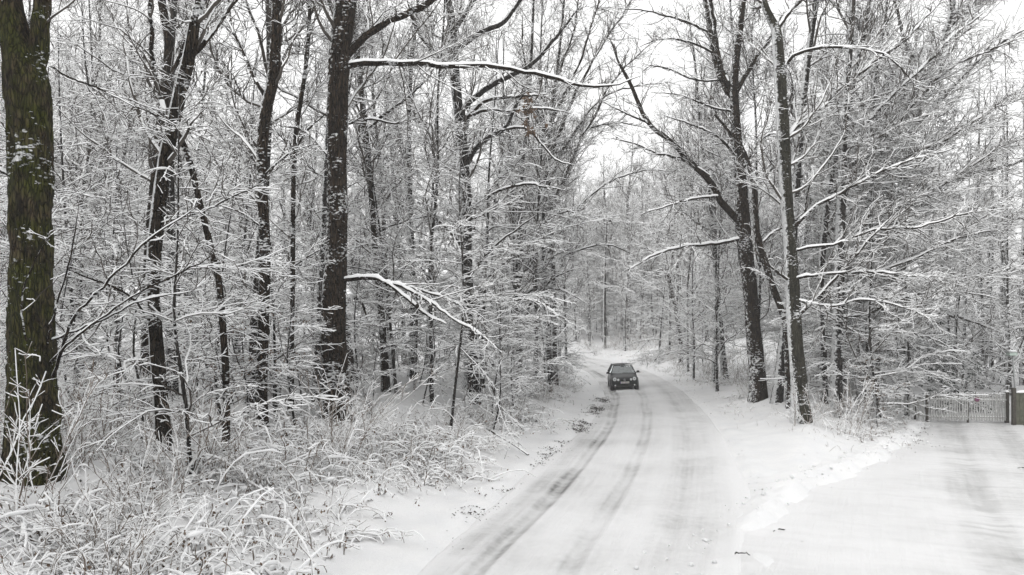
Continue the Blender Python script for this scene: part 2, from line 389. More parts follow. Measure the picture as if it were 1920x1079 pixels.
M['road'] = mat_track('road_snow', [(-3.1, 0.0), (-2.5, 0.05), (-2.15, 0.42), (-1.85, 0.34), (-1.72, 0.78), (-1.60, 0.52), (-1.46, 0.85), (-1.34, 0.30), (-0.9, 0.20), (-0.42, 0.24), (-0.30, 0.50), (-0.17, 0.36), (-0.05, 0.48), (0.08, 0.26), (0.65, 0.16), (1.05, 0.30), (1.18, 0.40), (1.40, 0.36), (1.52, 0.28), (1.9, 0.30), (2.2, 0.16), (2.5, 0.03), (3.0, 0.0)], (0.15, 0.148, 0.145), half=3.2)
M['drive'] = mat_track('drive_snow', [(-2.9, 0.12), (-1.6, 0.15), (-1.2, 0.35), (-0.7, 0.5), (-0.3, 0.25), (0.4, 0.25), (0.7, 0.45), (1.1, 0.5), (1.5, 0.18), (2.9, 0.12)], (0.30, 0.30, 0.30), ripple=0.45)
strip('road', road_c, road_nrm, road_s, road_half, 110, 3.0, road_s[-1] - 2, 420, M['road'], [(-1.59, .15, .05), (-1.36, .06, -.02), (-1.82, .06, -.02), (-.17, .15, .045), (.06, .06, -.02), (-.40, .06, -.02), (1.28, .16, .035), (0.6, .25, -.02), (-.8, .25, -.02)], 3)
strip('driveway', drive_c, drive_nrm, drive_s, drive_half, 90, 5.0, drive_s[-1] - 1, 200, M['drive'], [(-.7, .2, .025), (.85, .2, .025)], 9)
print('ground', round(time.time() - T0, 1), TRIS)

# ------------------------------------------------------------------ branches: grown level by level, each a tube with snow lying along its top
def tube_arrays(p, r, sn, k):
    """p (M,N,3), r (M,N), sn (M,N) snow depth -> verts, quads, snow flag"""
    Mn, N = r.shape
    t = np.gradient(p, axis=1); t /= np.linalg.norm(t, axis=2, keepdims=True) + 1e-9
    s = np.stack([t[..., 1], -t[..., 0], np.zeros_like(t[..., 0])], -1)
    ln = np.linalg.norm(s, axis=2, keepdims=True)
    s = np.where(ln > 0.08, s / (ln + 1e-9), np.array([1.0, 0, 0]))
    u = np.cross(s, t); u /= np.linalg.norm(u, axis=2, keepdims=True) + 1e-9
    if k == 4:
        ang = np.radians([-90, 0, 90, 180]); add = np.array([0, .42, 1.0, .42]); snow_f = np.array([0, 1, 1, 0])
    elif k == 8:
        ang = np.radians([-90, -40, 8, 50, 90, 130, 172, 220]); add = np.array([0, 0, .3, .85, 1.0, .85, .3, 0]); snow_f = np.array([0, 0, 1, 1, 1, 1, 0, 0])
    rad = r[..., None] + sn[..., None] * add
    c = np.cos(ang); sn_ = np.sin(ang)
    v = p[:, :, None, :] + (rad * c)[..., None] * s[:, :, None, :] + (rad * sn_)[..., None] * u[:, :, None, :]
    base = (np.arange(Mn)[:, None, None] * N + np.arange(N - 1)[None, :, None]) * k
    j = np.arange(k)[None, None, :]; j2 = (j + 1) % k
    q = np.stack(np.broadcast_arrays(base + j, base + j2, base + k + j2, base + k + j), -1)
    msn = 0.5 * (sn[:, :-1] + sn[:, 1:]) > 0.0035
    fl = (msn[:, :, None] & (snow_f[None, None, :] > 0))
    return v.reshape(-1, 3), q.reshape(-1, 4), fl.ravel().astype(np.int32)

def snow_depth(p, r, amount, g=rng, gap=0.12, cling=0.32):
    t = np.gradient(p, axis=1); t /= np.linalg.norm(t, axis=2, keepdims=True) + 1e-9
    hor = np.maximum(np.clip(1.0 - t[..., 2] ** 2, 0, 1) ** 1.2, cling)
    sn = amount * np.clip(0.5 + r / 0.06, 0, 1.15) * hor * g.uniform(0.45, 1.35, r.shape) * g.uniform(.6, 1.2, (len(r), 1))
    sn = np.where(g.random(r.shape) < gap, sn * 0.05, sn)
    if r.shape[1] >= 14:                              # long limbs: stretches where the snow has slid off
        kn = g.random((len(r), 8)); xi = np.linspace(0, 6.999, r.shape[1]); i0 = xi.astype(int); fr_ = xi - i0
        sn = sn * np.clip(2.6 * (kn[:, i0] * (1 - fr_) + kn[:, i0 + 1] * fr_) - .35, 0.02, 1.25)
    sn = np.where(r > .03, sn * sstep(.25, .55, np.sqrt(np.clip(1 - t[..., 2] ** 2, 0, 1))), sn)
    sn[:, 0] *= 0.4
    return sn

def branch_mesh(name, sets, mats, amount, cling=0.32):
    vs, qs, fs, b = [], [], [], 0
    for st, k, am in sets:
        if not len(st[0]): continue
        v, q, f = tube_arrays(st[0], st[1], snow_depth(st[0], st[1], am * amount, cling=cling), k)
        vs.append(v); qs.append(q + b); fs.append(f); b += len(v)
    return mesh_np(name, np.vstack(vs), np.vstack(qs), mats, np.concatenate(fs))

def unit(a): return a / (np.linalg.norm(a, axis=-1, keepdims=True) + 1e-9)

def grow(par, dens, t0, t1, ang, angv, len_f, N, planar=False, up=0.0, wig=0.25, rf=0.5, r_end=0.004, rmax=0.1, g=rng, nmin=0, droop=0.0, zvar=0.35, rmin=0.0):
    """children along parents. par = (p (M,N,3), r (M,N)). dens = children per metre."""
    p, r = par; Mn, Np = r.shape
    seg = np.linalg.norm(np.diff(p, axis=1), axis=2); L = seg.sum(1)
    cnt = np.maximum(nmin, g.poisson(np.maximum(dens * L * (t1 - t0), 0.01)))
    idx = np.repeat(np.arange(Mn), cnt); K = len(idx)
    if K == 0: return (np.zeros((0, N, 3)), np.zeros((0, N)))
    t = g.uniform(t0, t1, K); f = t * (Np - 1); i = np.minimum(f.astype(int), Np - 2); w = (f - i)[:, None]
    o = p[idx, i] * (1 - w) + p[idx, i + 1] * w
    T = unit(p[idx, i + 1] - p[idx, i]); rp = r[idx, i] * (1 - w[:, 0]) + r[idx, i + 1] * w[:, 0]
    S = np.stack([T[:, 1], -T[:, 0], np.zeros(K)], -1); ln = np.linalg.norm(S, axis=1, keepdims=True)
    S = np.where(ln > 0.15, S / (ln + 1e-9), np.array([1.0, 0, 0])); U = np.cross(S, T)
    if planar:
        az = np.where(g.random(K) < 0.5, 0, math.pi) + g.normal(0, zvar, K)
    else: az = g.uniform(0, 2 * math.pi, K)
    a = np.clip(g.normal(ang, angv, K), 0.15, 2.2)
    D = np.cos(a)[:, None] * T + np.sin(a)[:, None] * (np.cos(az)[:, None] * S + np.sin(az)[:, None] * U)
    Ln = len_f(t, L[idx]) * g.uniform(0.6, 1.3, K)
    pts = np.empty((K, N, 3)); pts[:, 0] = o
    step = (Ln / (N - 1))[:, None]
    for n in range(1, N):
        D = unit(D + g.normal(0, wig, (K, 3)) + np.array([0, 0, up]) - np.array([0, 0, droop * n / N]))
        pts[:, n] = pts[:, n - 1] + D * step
    r0 = np.clip(rp * rf, max(r_end, rmin), rmax)
    tp = np.linspace(0, 1, N)[None, :] ** 0.8
    rr = r0[:, None] * (1 - tp) + r_end * tp
    return pts, rr

def trunk_mesh(name, pts, rad, mat, k=12, flare=0.0, rough=0.08, n=30, g=rng, furrow=0.0):
    c = catmull(np.c_[pts, rad], n); p, r = c[:, :3], c[:, 3]
    h = p[:, 2] - p[0, 2]
    r = r * (1 + flare * np.exp(-np.clip(h, 0, 99) / 0.45))
    t = unit(np.gradient(p, axis=0)); s = unit(np.cross(t, np.array([0.02, 1, 0.03]))); u = np.cross(s, t)
    a = np.linspace(0, 2 * math.pi, k, endpoint=False)
    ph = g.uniform(0, 6.28, 6)
    lob = 1 + rough * (np.sin(3 * a + ph[0])[None] * np.sin(h * 0.9 + ph[1])[:, None] + 0.6 * np.sin(5 * a + ph[2])[None] * np.sin(h * 1.7 + ph[3])[:, None])
    lob = lob + (flare * 0.35 * np.exp(-np.clip(h, 0, 99) / 0.5))[:, None] * np.sin(5 * a + ph[4])[None] + rough * 0.35 * g.normal(0, 1, (n, k))
    if furrow:                                       # bark plates run up the trunk
        A_ = np.repeat((a / (2 * math.pi) * max(k / 2.6, 7))[None], n, 0); H_ = np.repeat(h[:, None], k, 1)
        lob = lob + furrow * 2 * vnoise(A_ + .35 * np.sin(H_ * 1.3), H_ / .55, 1.0, ph[5]) + furrow * vnoise(A_ * 2, H_ / .2, 1.0, ph[0])
    v = p[:, None, :] + (r[:, None] * lob)[..., None] * (np.cos(a)[None, :, None] * s[:, None, :] + np.sin(a)[None, :, None] * u[:, None, :])
    j = np.arange(k); q = []
    for i in range(n - 1): q.append(np.c_[i * k + j, i * k + (j + 1) % k, (i + 1) * k + (j + 1) % k, (i + 1) * k + j])
    return mesh_np(name, v.reshape(-1, 3), np.vstack(q), mat), (p[None], r[None])

# ---- prototypes (built round the origin; the copies share their meshes)
STUFF_PARTS = {'side_twigs', 'dead_leaves', 'canes', 'rods', 'needles', 'snow', 'boughs', 'snow_pads'}
class Proto:
    def __init__(s, name, parts): s.name = name; s.parts = parts       # parts: list of (part name, mesh)
    def place(s, loc, rz, sc, label, cat, group, tilt=(0, 0)):
        o = thing(s.name, loc, label, cat, group, rz, sc); o.rotation_euler = (tilt[0], tilt[1], rz)
        for nm, me in s.parts:
            c = link(nm, me, o)
            if nm in STUFF_PARTS: c['kind'] = 'stuff'
        return o

_t = (1 + 5 ** .5) / 2
ICO_V = unit(np.array([(-1, _t, 0), (1, _t, 0), (-1, -_t, 0), (1, -_t, 0), (0, -1, _t), (0, 1, _t), (0, -1, -_t), (0, 1, -_t), (_t, 0, -1), (_t, 0, 1), (-_t, 0, -1), (-_t, 0, 1)], float))
ICO_F = np.array([(0, 11, 5), (0, 5, 1), (0, 1, 7), (0, 7, 10), (0, 10, 11), (1, 5, 9), (5, 11, 4), (11, 10, 2), (10, 7, 6), (7, 1, 8), (3, 9, 4), (3, 4, 2), (3, 2, 6), (3, 6, 8), (3, 8, 9), (4, 9, 5), (2, 4, 11), (6, 2, 10), (8, 6, 7), (9, 8, 1)])
WOOD = [M['twig'], M['tsnow']]
def tall_tree(seed, H=20.0, r0=0.17, bare=0.3, spread=1.0, fork=False):
    g = np.random.default_rng(seed)
    n = 7; z = np.linspace(-0.4, H, n); w = np.cumsum(g.normal(0, 0.16, (n, 2)), 0); w -= w[0]
    pts = np.c_[w * np.linspace(0, 1.6, n)[:, None] ** .7, z]; rad = r0 * np.linspace(1, 0.12, n) ** 0.8
    tm, tp = trunk_mesh('trunk', pts, rad, M['bark_bg'], k=8, flare=0.35, n=22, g=g)
    l1 = grow(tp, 2.2, bare, 0.98, 0.85, 0.22, lambda t, L: spread * (1.2 + 4.6 * np.clip(1.12 - t, 0, 1) ** 0.9 * sstep(bare - .1, bare + .2, t)), 9, up=0.07, wig=0.17, rf=0.42, r_end=0.010, g=g)
    sp = grow(tp, 2.2, 0.06, bare + .1, 1.3, 0.25, lambda t, L: 0.6 + 1.2 * g.random(len(t)), 5, up=0.0, wig=0.25, rf=0.12, r_end=0.006, rmax=.02, g=g)
    l2 = grow(l1, 3.6, 0.12, 1.0, 0.8, 0.25, lambda t, L: 0.5 + 0.36 * L * (1.05 - t), 6, planar=True, up=0.05, wig=0.22, rf=0.6, r_end=0.007, rmax=.03, g=g, zvar=.9)
    l3 = grow((np.concatenate([l2[0][:, ::1]]), l2[1]), 7.5, 0.1, 1.0, 0.75, 0.3, lambda t, L: 0.25 + 0.5 * g.random(len(t)), 3, planar=True, up=0.03, wig=0.25, rf=0.7, r_end=0.0045, rmax=.009, g=g, zvar=.9)
    l3b = grow(sp, 3.5, 0.2, 1.0, 0.8, 0.3, lambda t, L: 0.2 + 0.3 * g.random(len(t)), 3, planar=True, wig=0.25, rf=0.8, r_end=0.006, rmax=.012, g=g)
    cm = branch_mesh('crown', [(l1, 8, 1.0), (l2, 4, .9), (l3, 4, .8), (sp, 4, .9), (l3b, 4, .8)], WOOD, 0.038)
    return Proto('forest_tree', [('trunk', tm), ('crown', cm)])

def beech_sapling(seed, H=7.0, r0=0.05, low=0.1, reach=1.0, leaves=False, ld=4.0, dn=1.0, rl=.028, sn=.030):
    """young beech: flat, nearly level sprays of fine twigs"""
    g = np.random.default_rng(seed)
    n = 6; z = np.linspace(-0.3, H, n); w = np.cumsum(g.normal(0, 0.12, (n, 2)), 0); w -= w[0]
    pts = np.c_[w, z]; rad = r0 * np.linspace(1, 0.15, n)
    tm, tp = trunk_mesh('stem', pts, rad, M['bark_bg'], k=6, flare=0.3, n=16, g=g)
    l1 = grow(tp, ld, low, 0.99, 1.15, 0.25, lambda t, L: reach * (0.5 + 2.3 * np.clip(1.1 - t, 0, 1) ** .8 * sstep(-.1, .25, t)), 8, up=0.02, wig=0.16, rf=0.45, r_end=0.006, rmax=rl, g=g, droop=.10)
    l2 = grow(l1, 4.8 * dn, 0.12, 1.0, 0.75, 0.2, lambda t, L: 0.2 + 0.42 * L * (1.05 - t), 6, planar=True, wig=0.17, rf=0.7, r_end=0.005, rmax=.013, g=g, droop=.08, zvar=.25)
    l3 = grow(l2, 8.5 * dn, 0.1, 1.0, 0.7, 0.25, lambda t, L: 0.1 + 0.3 * g.random(len(t)) ** 1.5, 3, planar=True, wig=0.2, rf=0.8, r_end=0.0045, rmax=.008, g=g, droop=.06, zvar=.3)
    cm = branch_mesh('crown', [(l1, 8, 1.0), (l2, 4, .95), (l3, 4, .95)], WOOD, sn)
    parts = [('stem', tm), ('crown', cm)]
    if leaves:
        parts.append(('dead_leaves', leaf_mesh(l2, 7.0, g)))
    return Proto('beech_sapling', parts)

def leaf_mesh(tw, dens, g, size=0.07):
    p = tw[0]; K = len(p); n = g.poisson(dens * 0.5, K); idx = np.repeat(np.arange(K), n); m = len(idx)
    i = g.integers(0, p.shape[1], m); o = p[idx, i] + g.normal(0, 0.03, (m, 3)) - np.array([0, 0, 0.02])
    a = g.uniform(0, 6.28, m); s = size * g.uniform(.6, 1.2, m)
    d = unit(np.c_[np.cos(a) * .6, np.sin(a) * .6, -g.uniform(.3, 1.2, m)]); w = unit(np.cross(d, g.normal(0, 1, (m, 3))))
    cup = unit(np.cross(d, w)) * (s * .18)[:, None]
    v = np.stack([o, o + d * (s * .45)[:, None] + w * (s * .32)[:, None] + cup, o + d * s[:, None], o + d * (s * .45)[:, None] - w * (s * .32)[:, None] + cup], 1)
    b = np.arange(m)[:, None] * 4
    return mesh_np('dead_leaves', v.reshape(-1, 3), [b + np.array([[0, 1, 2]]), b + np.array([[0, 2, 3]])], M['leaf'], smooth=False)

def rod_shrub(seed, H=2.4, n=16, lean=(0, 0), spread=.5):
    """multi-stemmed shrub of long thin rods with side twigs"""
    g = np.random.default_rng(seed)
    N = 9; o = np.c_[g.normal(0, .22, (n, 2)), np.full(n, -.1)]
    D = unit(np.c_[g.normal(lean[0], spread, n), g.normal(lean[1], spread, n), np.full(n, 1.0)])
    L = H * g.uniform(.5, 1.15, n); p = np.empty((n, N, 3)); p[:, 0] = o
    for k in range(1, N):
        D = unit(D + g.normal(0, .10, (n, 3)) - np.array([0, 0, .03])); p[:, k] = p[:, k - 1] + D * (L / (N - 1))[:, None]
    r = np.linspace(.009, .004, N)[None] * g.uniform(.7, 1.3, (n, 1))
    l2 = grow((p, r), 4.2, 0.2, 1.0, 0.65, 0.2, lambda t, L: .2 + .5 * g.random(len(t)), 5, up=.05, wig=.15, rf=.8, r_end=.004, rmax=.01, g=g)
    l3 = grow(l2, 4.5, 0.1, 1.0, 0.7, 0.25, lambda t, L: .08 + .2 * g.random(len(t)), 3, planar=True, wig=.2, rf=.8, r_end=.004, rmax=.008, g=g)
    m1 = branch_mesh('rods', [((p, r), 8, 1.0)], [M['twig_red'], M['tsnow']], .036, .4)
    m2 = branch_mesh('side_twigs', [(l2, 4, .95), (l3, 4, .9)], [M['twig_red'], M['tsnow']], .032, .4)
    return Proto('rod_shrub', [('rods', m1), ('side_twigs', m2)])

def bramble(seed, H=.75, n=84, leaves=True):
    """low tangle of arching canes and grasses bent under thick snow"""
    g = np.random.default_rng(seed)
    N = 9; o = np.c_[g.normal(0, .55, (n, 2)), np.full(n, -.08)]
    D = unit(np.c_[g.normal(0, .55, (n, 2)), np.full(n, 1.0)])
    L = H * g.uniform(.5, 2.1, n) ; p = np.empty((n, N, 3)); p[:, 0] = o
    for k in range(1, N):
        D = unit(D + g.normal(0, .15, (n, 3)) + np.array([0, 0, -.25])); p[:, k] = p[:, k - 1] + D * (L / (N - 1))[:, None]
    p[:, :, 2] = np.maximum(p[:, :, 2], -.05 + .2 * g.random((n, N)) * (p[:, :, 2] < 0))
    r = np.linspace(.006, .003, N)[None] * g.uniform(.7, 1.4, (n, 1))
    l2 = grow((p, r), 3.2, 0.15, 1.0, 0.8, 0.3, lambda t, L: .1 + .25 * g.random(len(t)), 4, wig=.25, rf=.9, r_end=.0035, rmax=.006, g=g, droop=.35)
    cut = n // 3
    m1 = branch_mesh('canes', [((p[:cut], r[:cut]), 8, 1.2), ((p[cut:], r[cut:]), 8, .8)], [M['twig_red'], M['tsnow']], .066, .38)
    m2 = branch_mesh('side_twigs', [(l2, 8, 1.0)], [M['twig_red'], M['tsnow']], .048, .38)
    # sagging pads of snow caught on the tangle
    V, Fc = [], []; ids = g.integers(0, n, 14)
    for i, c_ in enumerate(ids):
        jn = g.integers(3, N); q_ = p[c_, jn]; s_ = g.uniform(.022, .05) * np.array([1.3, 1.1, .8]); tg = p[c_, jn] - p[c_, jn - 1]; a_ = math.atan2(tg[1], tg[0]); rot = np.array([[math.cos(a_), -math.sin(a_), 0], [math.sin(a_), math.cos(a_), 0], [0, 0, 1]])
        V.append((ICO_V * s_ * np.array([g.uniform(1.5, 3.5), 1, 1]) * g.uniform(.6, 1.3, (12, 1))) @ rot.T + q_); Fc.append(ICO_F + 12 * i)
    m3 = mesh_np('snow_pads', np.vstack(V), np.vstack(Fc), M['tsnow'])
    parts = [('canes', m1), ('side_twigs', m2), ('snow_pads', m3)]
    if leaves: parts.append(('dead_leaves', leaf_mesh((p, r), 5.0, g, .06)))
    return Proto('bramble_bush', parts)

def larch(seed, H=19.0, r0=.14):
    """slim conifer without needles: level and drooping boughs all the way up"""
    g = np.random.default_rng(seed)
    n = 5; z = np.linspace(-.4, H, n); w = np.cumsum(g.normal(0, .1, (n, 2)), 0); w -= w[0]
    tm, tp = trunk_mesh('trunk', np.c_[w, z], r0 * np.linspace(1, .12, n), M['bark_bg'], k=8, flare=.3, n=20, g=g)
    l1 = grow(tp, 3.4, .1, .99, 1.5, .15, lambda t, L: .5 + 2.3 * np.clip(1.05 - t, 0, 1), 7, wig=.08, rf=.22, r_end=.007, rmax=.03, g=g, droop=.22)
    l2 = grow(l1, 4.5, .15, 1.0, .8, .2, lambda t, L: .2 + .5 * g.random(len(t)), 4, planar=True, wig=.15, rf=.7, r_end=.005, rmax=.012, g=g, droop=.35)
    cm = branch_mesh('crown', [(l1, 8, 1.0), (l2, 4, .9)], WOOD, .034)
    return Proto('larch_tree', [('trunk', tm), ('crown', cm)])

def spruce(seed, H=6.0):
    g = np.random.default_rng(seed)
    tm, tp = trunk_mesh('trunk', np.c_[np.zeros((4, 2)), np.linspace(-.3, H, 4)], .09 * np.linspace(1, .1, 4), M['bark_bg'], k=6, n=10, g=g)
    l1 = grow(tp, 15.0, .06, .99, 1.6, .12, lambda t, L: .25 + 1.7 * np.clip(1.02 - t, 0, 1), 6, wig=.07, rf=.3, r_end=.008, rmax=.02, g=g, droop=.3)
    l2 = grow(l1, 9.0, .1, 1.0, .8, .2, lambda t, L: .12 + .3 * (1.1 - t), 3, planar=True, wig=.1, rf=.8, r_end=.007, rmax=.012, g=g, droop=.25)
    wm = branch_mesh('boughs', [(l1, 8, 1.3)], [M['twig'], M['tsnow']], .05)
    # needle sprays: each side twig carries a flat brush of needles under a pad of snow
    p = l2[0]; m = len(p); a, b_ = p[:, 0], p[:, -1]; d = unit(b_ - a); s = unit(np.cross(d, np.array([0, 0, 1.0]))); wd = .055
    mid = (a + b_) / 2
    v = np.stack([a, mid + s * wd - [0, 0, .02], b_, mid - s * wd - [0, 0, .02], mid - [0, 0, .07]], 1)
    bi = np.arange(m)[:, None] * 5
    nm = mesh_np('needles', v.reshape(-1, 3), [bi + np.array([[0, 1, 4]]), bi + np.array([[1, 2, 4]]), bi + np.array([[2, 3, 4]]), bi + np.array([[3, 0, 4]])], M['needle'], smooth=False)
    keep = g.random(m) < .62; v2 = v[keep].copy(); v2[:, :4, 2] += .012; v2[:, 4] = mid[keep] + [0, 0, .05]; m2 = len(v2); bi = np.arange(m2)[:, None] * 5
    sm = mesh_np('snow', v2.reshape(-1, 3), [bi + np.array([[0, 1, 4]]), bi + np.array([[1, 2, 4]]), bi + np.array([[2, 3, 4]]), bi + np.array([[3, 0, 4]])], M['tsnow'])
    return Proto('spruce_tree', [('trunk', tm), ('boughs', wm), ('needles', nm), ('snow', sm)])

TALL = [tall_tree(100 + i, H=[20, 23, 18, 22, 19, 24][i], r0=[.14, .2, .11, .17, .1, .22][i], bare=[.22, .34, .2, .28, .18, .36][i]) for i in range(6)]
SAPL = [beech_sapling(200 + i, H=[8, 6, 9.5, 5, 7, 4][i], r0=[.05, .04, .06, .035, .045, .03][i], reach=[1.15, 1.0, 1.25, .9, 1.2, .8][i], low=[.12, .08, .2, .06, .1, .05][i]) for i in range(6)]
SPREAD = [beech_sapling(250 + i, H=[13, 11, 14][i], r0=.09, reach=[2.0, 1.8, 2.2][i], low=[.1, .06, .14][i], ld=2.8, dn=.95, rl=.036, sn=.042) for i in range(3)]
SAPL_LEAF = beech_sapling(230, H=3.4, r0=.03, reach=.75, low=.05, leaves=True)
RODS = [rod_shrub(300 + i, H=[2.4, 1.8, 3.0, 2.0][i], n=[16, 20, 12, 14][i]) for i in range(4)]
BRAM = [bramble(400 + i, H=[.68, .5, .8, .45][i]) for i in range(4)]
LARCH = [larch(500), larch(501, 17, .11)]
SPRU = [spruce(520, 5.5), spruce(521, 4.6)]
print('protos', round(time.time() - T0, 1), TRIS)

# ------------------------------------------------------------------ the trees one can tell apart
TAKEN = []                                             # (x, y, keep-clear radius)
HERO_X = []
def hero(name, label, cat, base, trunk, limbs=(), mat='bark', Y=None, auto=(0.0, .5, 1.0), dens=(2.6, 4.2), flare=.4, rough=.07, group=None,
         k=16, snow=.036, twl=1.0, planar=True, rings=60, furrow=.03, tsn=.031, lw=1.0):
    """trunk: (px, py, width px) from the foot upwards; limbs: ([(px, py, metres nearer(-)/farther(+))...], width0, width1)"""
    Y = Y or foot(*base); m = Y / F
    b = P(base[0], base[1], Y); b[2] = gz(b[0], b[1])
    TAKEN.append((b[0], b[1], .9))
    o = thing(name, tuple(b), label, cat, group)
    tp = np.array([P(q[0], q[1], Y + (q[3] if len(q) > 3 else 0)) for q in trunk]) - b
    tp = np.vstack([[tp[0][0], tp[0][1], -.35], tp]) if tp[0][2] > -.2 else tp
    wd = np.array([q[2] for q in trunk]) * m / 2
    if len(wd) < len(tp): wd = np.r_[wd[0], wd]
    tm, tpar = trunk_mesh('trunk', tp, wd, M[mat], k=k, flare=flare, rough=rough, n=rings, furrow=furrow)
    link('trunk', tm, o)
    sets = []; LP, LR = [], []
    for pts, w0, w1 in limbs:
        w0, w1 = w0 * lw, w1 * lw
        q = np.array([P(a[0], a[1], Y + (a[2] if len(a) > 2 else 0)) for a in pts]) - b
        c = catmull(q, 26); L = np.linalg.norm(np.diff(c, axis=0), axis=1).sum()
        c[1:] += np.cumsum(rng.normal(0, .010 * L / 3, (25, 3)), 0) * .6 + rng.normal(0, .006 * L / 3, (25, 3))
        r = np.linspace(w0 * m / 2, w1 * m / 2, 26) * np.r_[np.ones(21), .9, .75, .6, .42, .25]
        if w0 * m / 2 > .11: link('limb', trunk_mesh('limb', c, r, M[mat], k=max(16, k // 2), rough=.04, n=60, furrow=furrow)[0], o)
        else: link('limb', branch_mesh('limb', [((c[None], r[None]), 8, 1.0)], [M['bark'], M['tsnow']], snow * min(1.0, .35 + .08 * w0), 0.0), o)
        LP.append(c); LR.append(r)
    par = [(np.array(LP), np.array(LR))] if LP else []
    if auto[0]:
        a1 = grow(tpar, auto[0], auto[1], .99, .85, .25, lambda t, L: auto[2] * (1.0 + 3.2 * np.clip(1.15 - t, 0, 1)), 26, up=.05, wig=.10, rf=.4, r_end=.006, rmax=.06)
        sets.append((a1, 8, 1.0)); par.append(a1)
    if par:
        pp = (np.concatenate([x[0] for x in par]), np.concatenate([x[1] for x in par]))
        l2 = grow(pp, dens[0] * 1.25, .12, 1.0, .75, .25, lambda t, L: twl * (.35 + .28 * L * (1.1 - t)), 7, planar=planar, up=.02, wig=.19, rf=.55, r_end=.006, rmax=.022, zvar=.8)
        l3 = grow(l2, dens[1] * 1.35, .1, 1.0, .75, .3, lambda t, L: twl * (.18 + .4 * rng.random(len(t))), 4, planar=planar, up=.0, wig=.2, rf=.75, r_end=.0048, rmax=.01, zvar=.6)
        l4 = grow(l3, dens[1] * .8, .2, 1.0, .7, .3, lambda t, L: .08 + .2 * rng.random(len(t)), 3, planar=planar, wig=.2, rf=.8, r_end=.0045, rmax=.007)
        sets += [(l2, 8, .85), (l3, 4, .8), (l4, 4, .75)]
        if sum(len(x[0][0]) for x in sets): link('crown', branch_mesh('crown', sets, WOOD, tsn, .32 if tsn < .033 else .5), o)
    HERO_X.append(base[0])
    return o, b, Y

hero('mossy_tree', 'thick mossy trunk forking near the top at the left edge of the picture', 'tree', (62, 895),
     [(62, 900, 104), (62, 780, 86), (60, 600, 74), (58, 400, 72), (54, 250, 74), (48, 150, 74), (26, 60, 50), (6, -60, 44), (-10, -300, 46), (-40, -700, 20)],
     [([(62, 170), (78, 90), (83, 20), (86, -120), (94, -300), (112, -600)], 36, 14), ([(95, 125), (140, 150, -.5), (200, 175, -1), (290, 215, -1.2), (380, 260, -1)], 3.5, 1.5),
      ([(20, 330), (-30, 300), (-90, 240)], 8, 4), ([(95, 720), (140, 600, -.6), (200, 540, -1.0), (300, 440, -1.4), (400, 380, -1.6)], 6, 2),
      ([(90, 690), (135, 640, -.6), (230, 570, -1), (330, 520, -1.3), (430, 470, -1.5)], 5, 2), ([(85, 660), (110, 560, -.8), (135, 470, -1), (150, 380, -1.2)], 4, 2),
      ([(92, 640), (190, 600, -.8), (280, 560, -1), (380, 545, -1.2)], 4, 2), ([(50, 640, -.7), (40, 560, -1), (62, 500, -1.1), (95, 440, -1.2)], 3, 2)],
     mat='bark_moss', k=56, flare=.15, rough=.05, rings=190, furrow=.085, dens=(1.6, 3.0), twl=.8)
hero('leaning_tree', 'slim tree leaning right with a ribbon of snow up its left side', 'tree', (303, 846),
     [(304, 850, 34), (303, 780, 27), (292, 640, 25), (287, 540, 25), (295, 415, 26), (312, 290, 26), (335, 185, 25), (355, 100, 23), (364, 45, 20), (378, -20, 17), (400, -200, 12), (430, -420, 6)],
     [([(318, 240), (300, 180, .4), (287, 110, .5), (284, 60, .6), (278, -30, .6), (262, -180, .6)], 11, 6), ([(358, 105), (378, 85, .2), (402, 52, .4), (445, -8, .6), (500, -70, .8)], 10, 5),
      ([(292, 620), (250, 560, -1), (190, 530, -1.5), (110, 500, -2)], 5, 2), ([(300, 420), (360, 400, -.7), (430, 375, -1.2), (500, 340, -1.6)], 5, 2)],
     mat='bark_ribbon', dens=(1.7, 3.4), auto=(.9, .35, .8))
hero('dark_tree', 'dark trunk close behind the leaning tree, splitting into two stems', 'tree', (276, 760),
     [(274, 765, 26), (276, 640, 21), (282, 450, 20), (299, 260, 19), (311, 150, 18), (316, 80, 16), (303, 0, 14), (290, -160, 11), (275, -400, 6)],
     [([(312, 150), (335, 110), (350, 60), (372, 0), (395, -80)], 9, 4)], mat='bark', auto=(1.0, .3, 1.0))
hero('propped_stem', 'thin bare stem slanting down right from the leaning tree', 'tree', (424, 720),
     [(424, 722, 14), (418, 620, 13), (410, 530, 12), (395, 465, 12), (370, 360, 11), (352, 290, 11), (330, 243, 9)], [], mat='bark', flare=.2, k=12, Y=foot(303, 846) + .6)
hero('slim_tree', 'straight dark trunk with a bend high up, left of the thick trunk', 'tree', (490, 800),
     [(490, 803, 26), (490, 700, 21), (497, 500, 20), (494, 400, 20), (491, 300, 20), (497, 215, 21), (512, 140, 21), (520, 0, 18), (524, -160, 13), (530, -420, 6)],
     [([(500, 190), (480, 150), (462, 105, .4), (437, 55, .8), (410, 10, 1)], 6, 3), ([(494, 330), (540, 290, -.5), (590, 270, -1)], 4, 2), ([(494, 430), (455, 400, -.5), (400, 380, -.9)], 4, 2)],
     mat='bark', auto=(1.0, .3, .9))
hero('young_tree', 'thin dark sapling trunk just left of the thick trunk', 'tree', (545, 770),
     [(545, 772, 12), (547, 640, 9), (549, 525, 9), (550, 350, 9), (556, 240, 9), (574, 120, 8), (582, 0, 7), (586, -120, 5), (590, -260, 3)],
     [([(551, 300), (530, 260), (500, 232)], 4, 2), ([(553, 280), (580, 240), (620, 205)], 4, 2), ([(549, 500), (600, 470, -.5), (660, 450, -.8)], 3, 2)], mat='bark', dens=(2.4, 4.2), auto=(2.0, .15, .6), flare=.2, k=10)
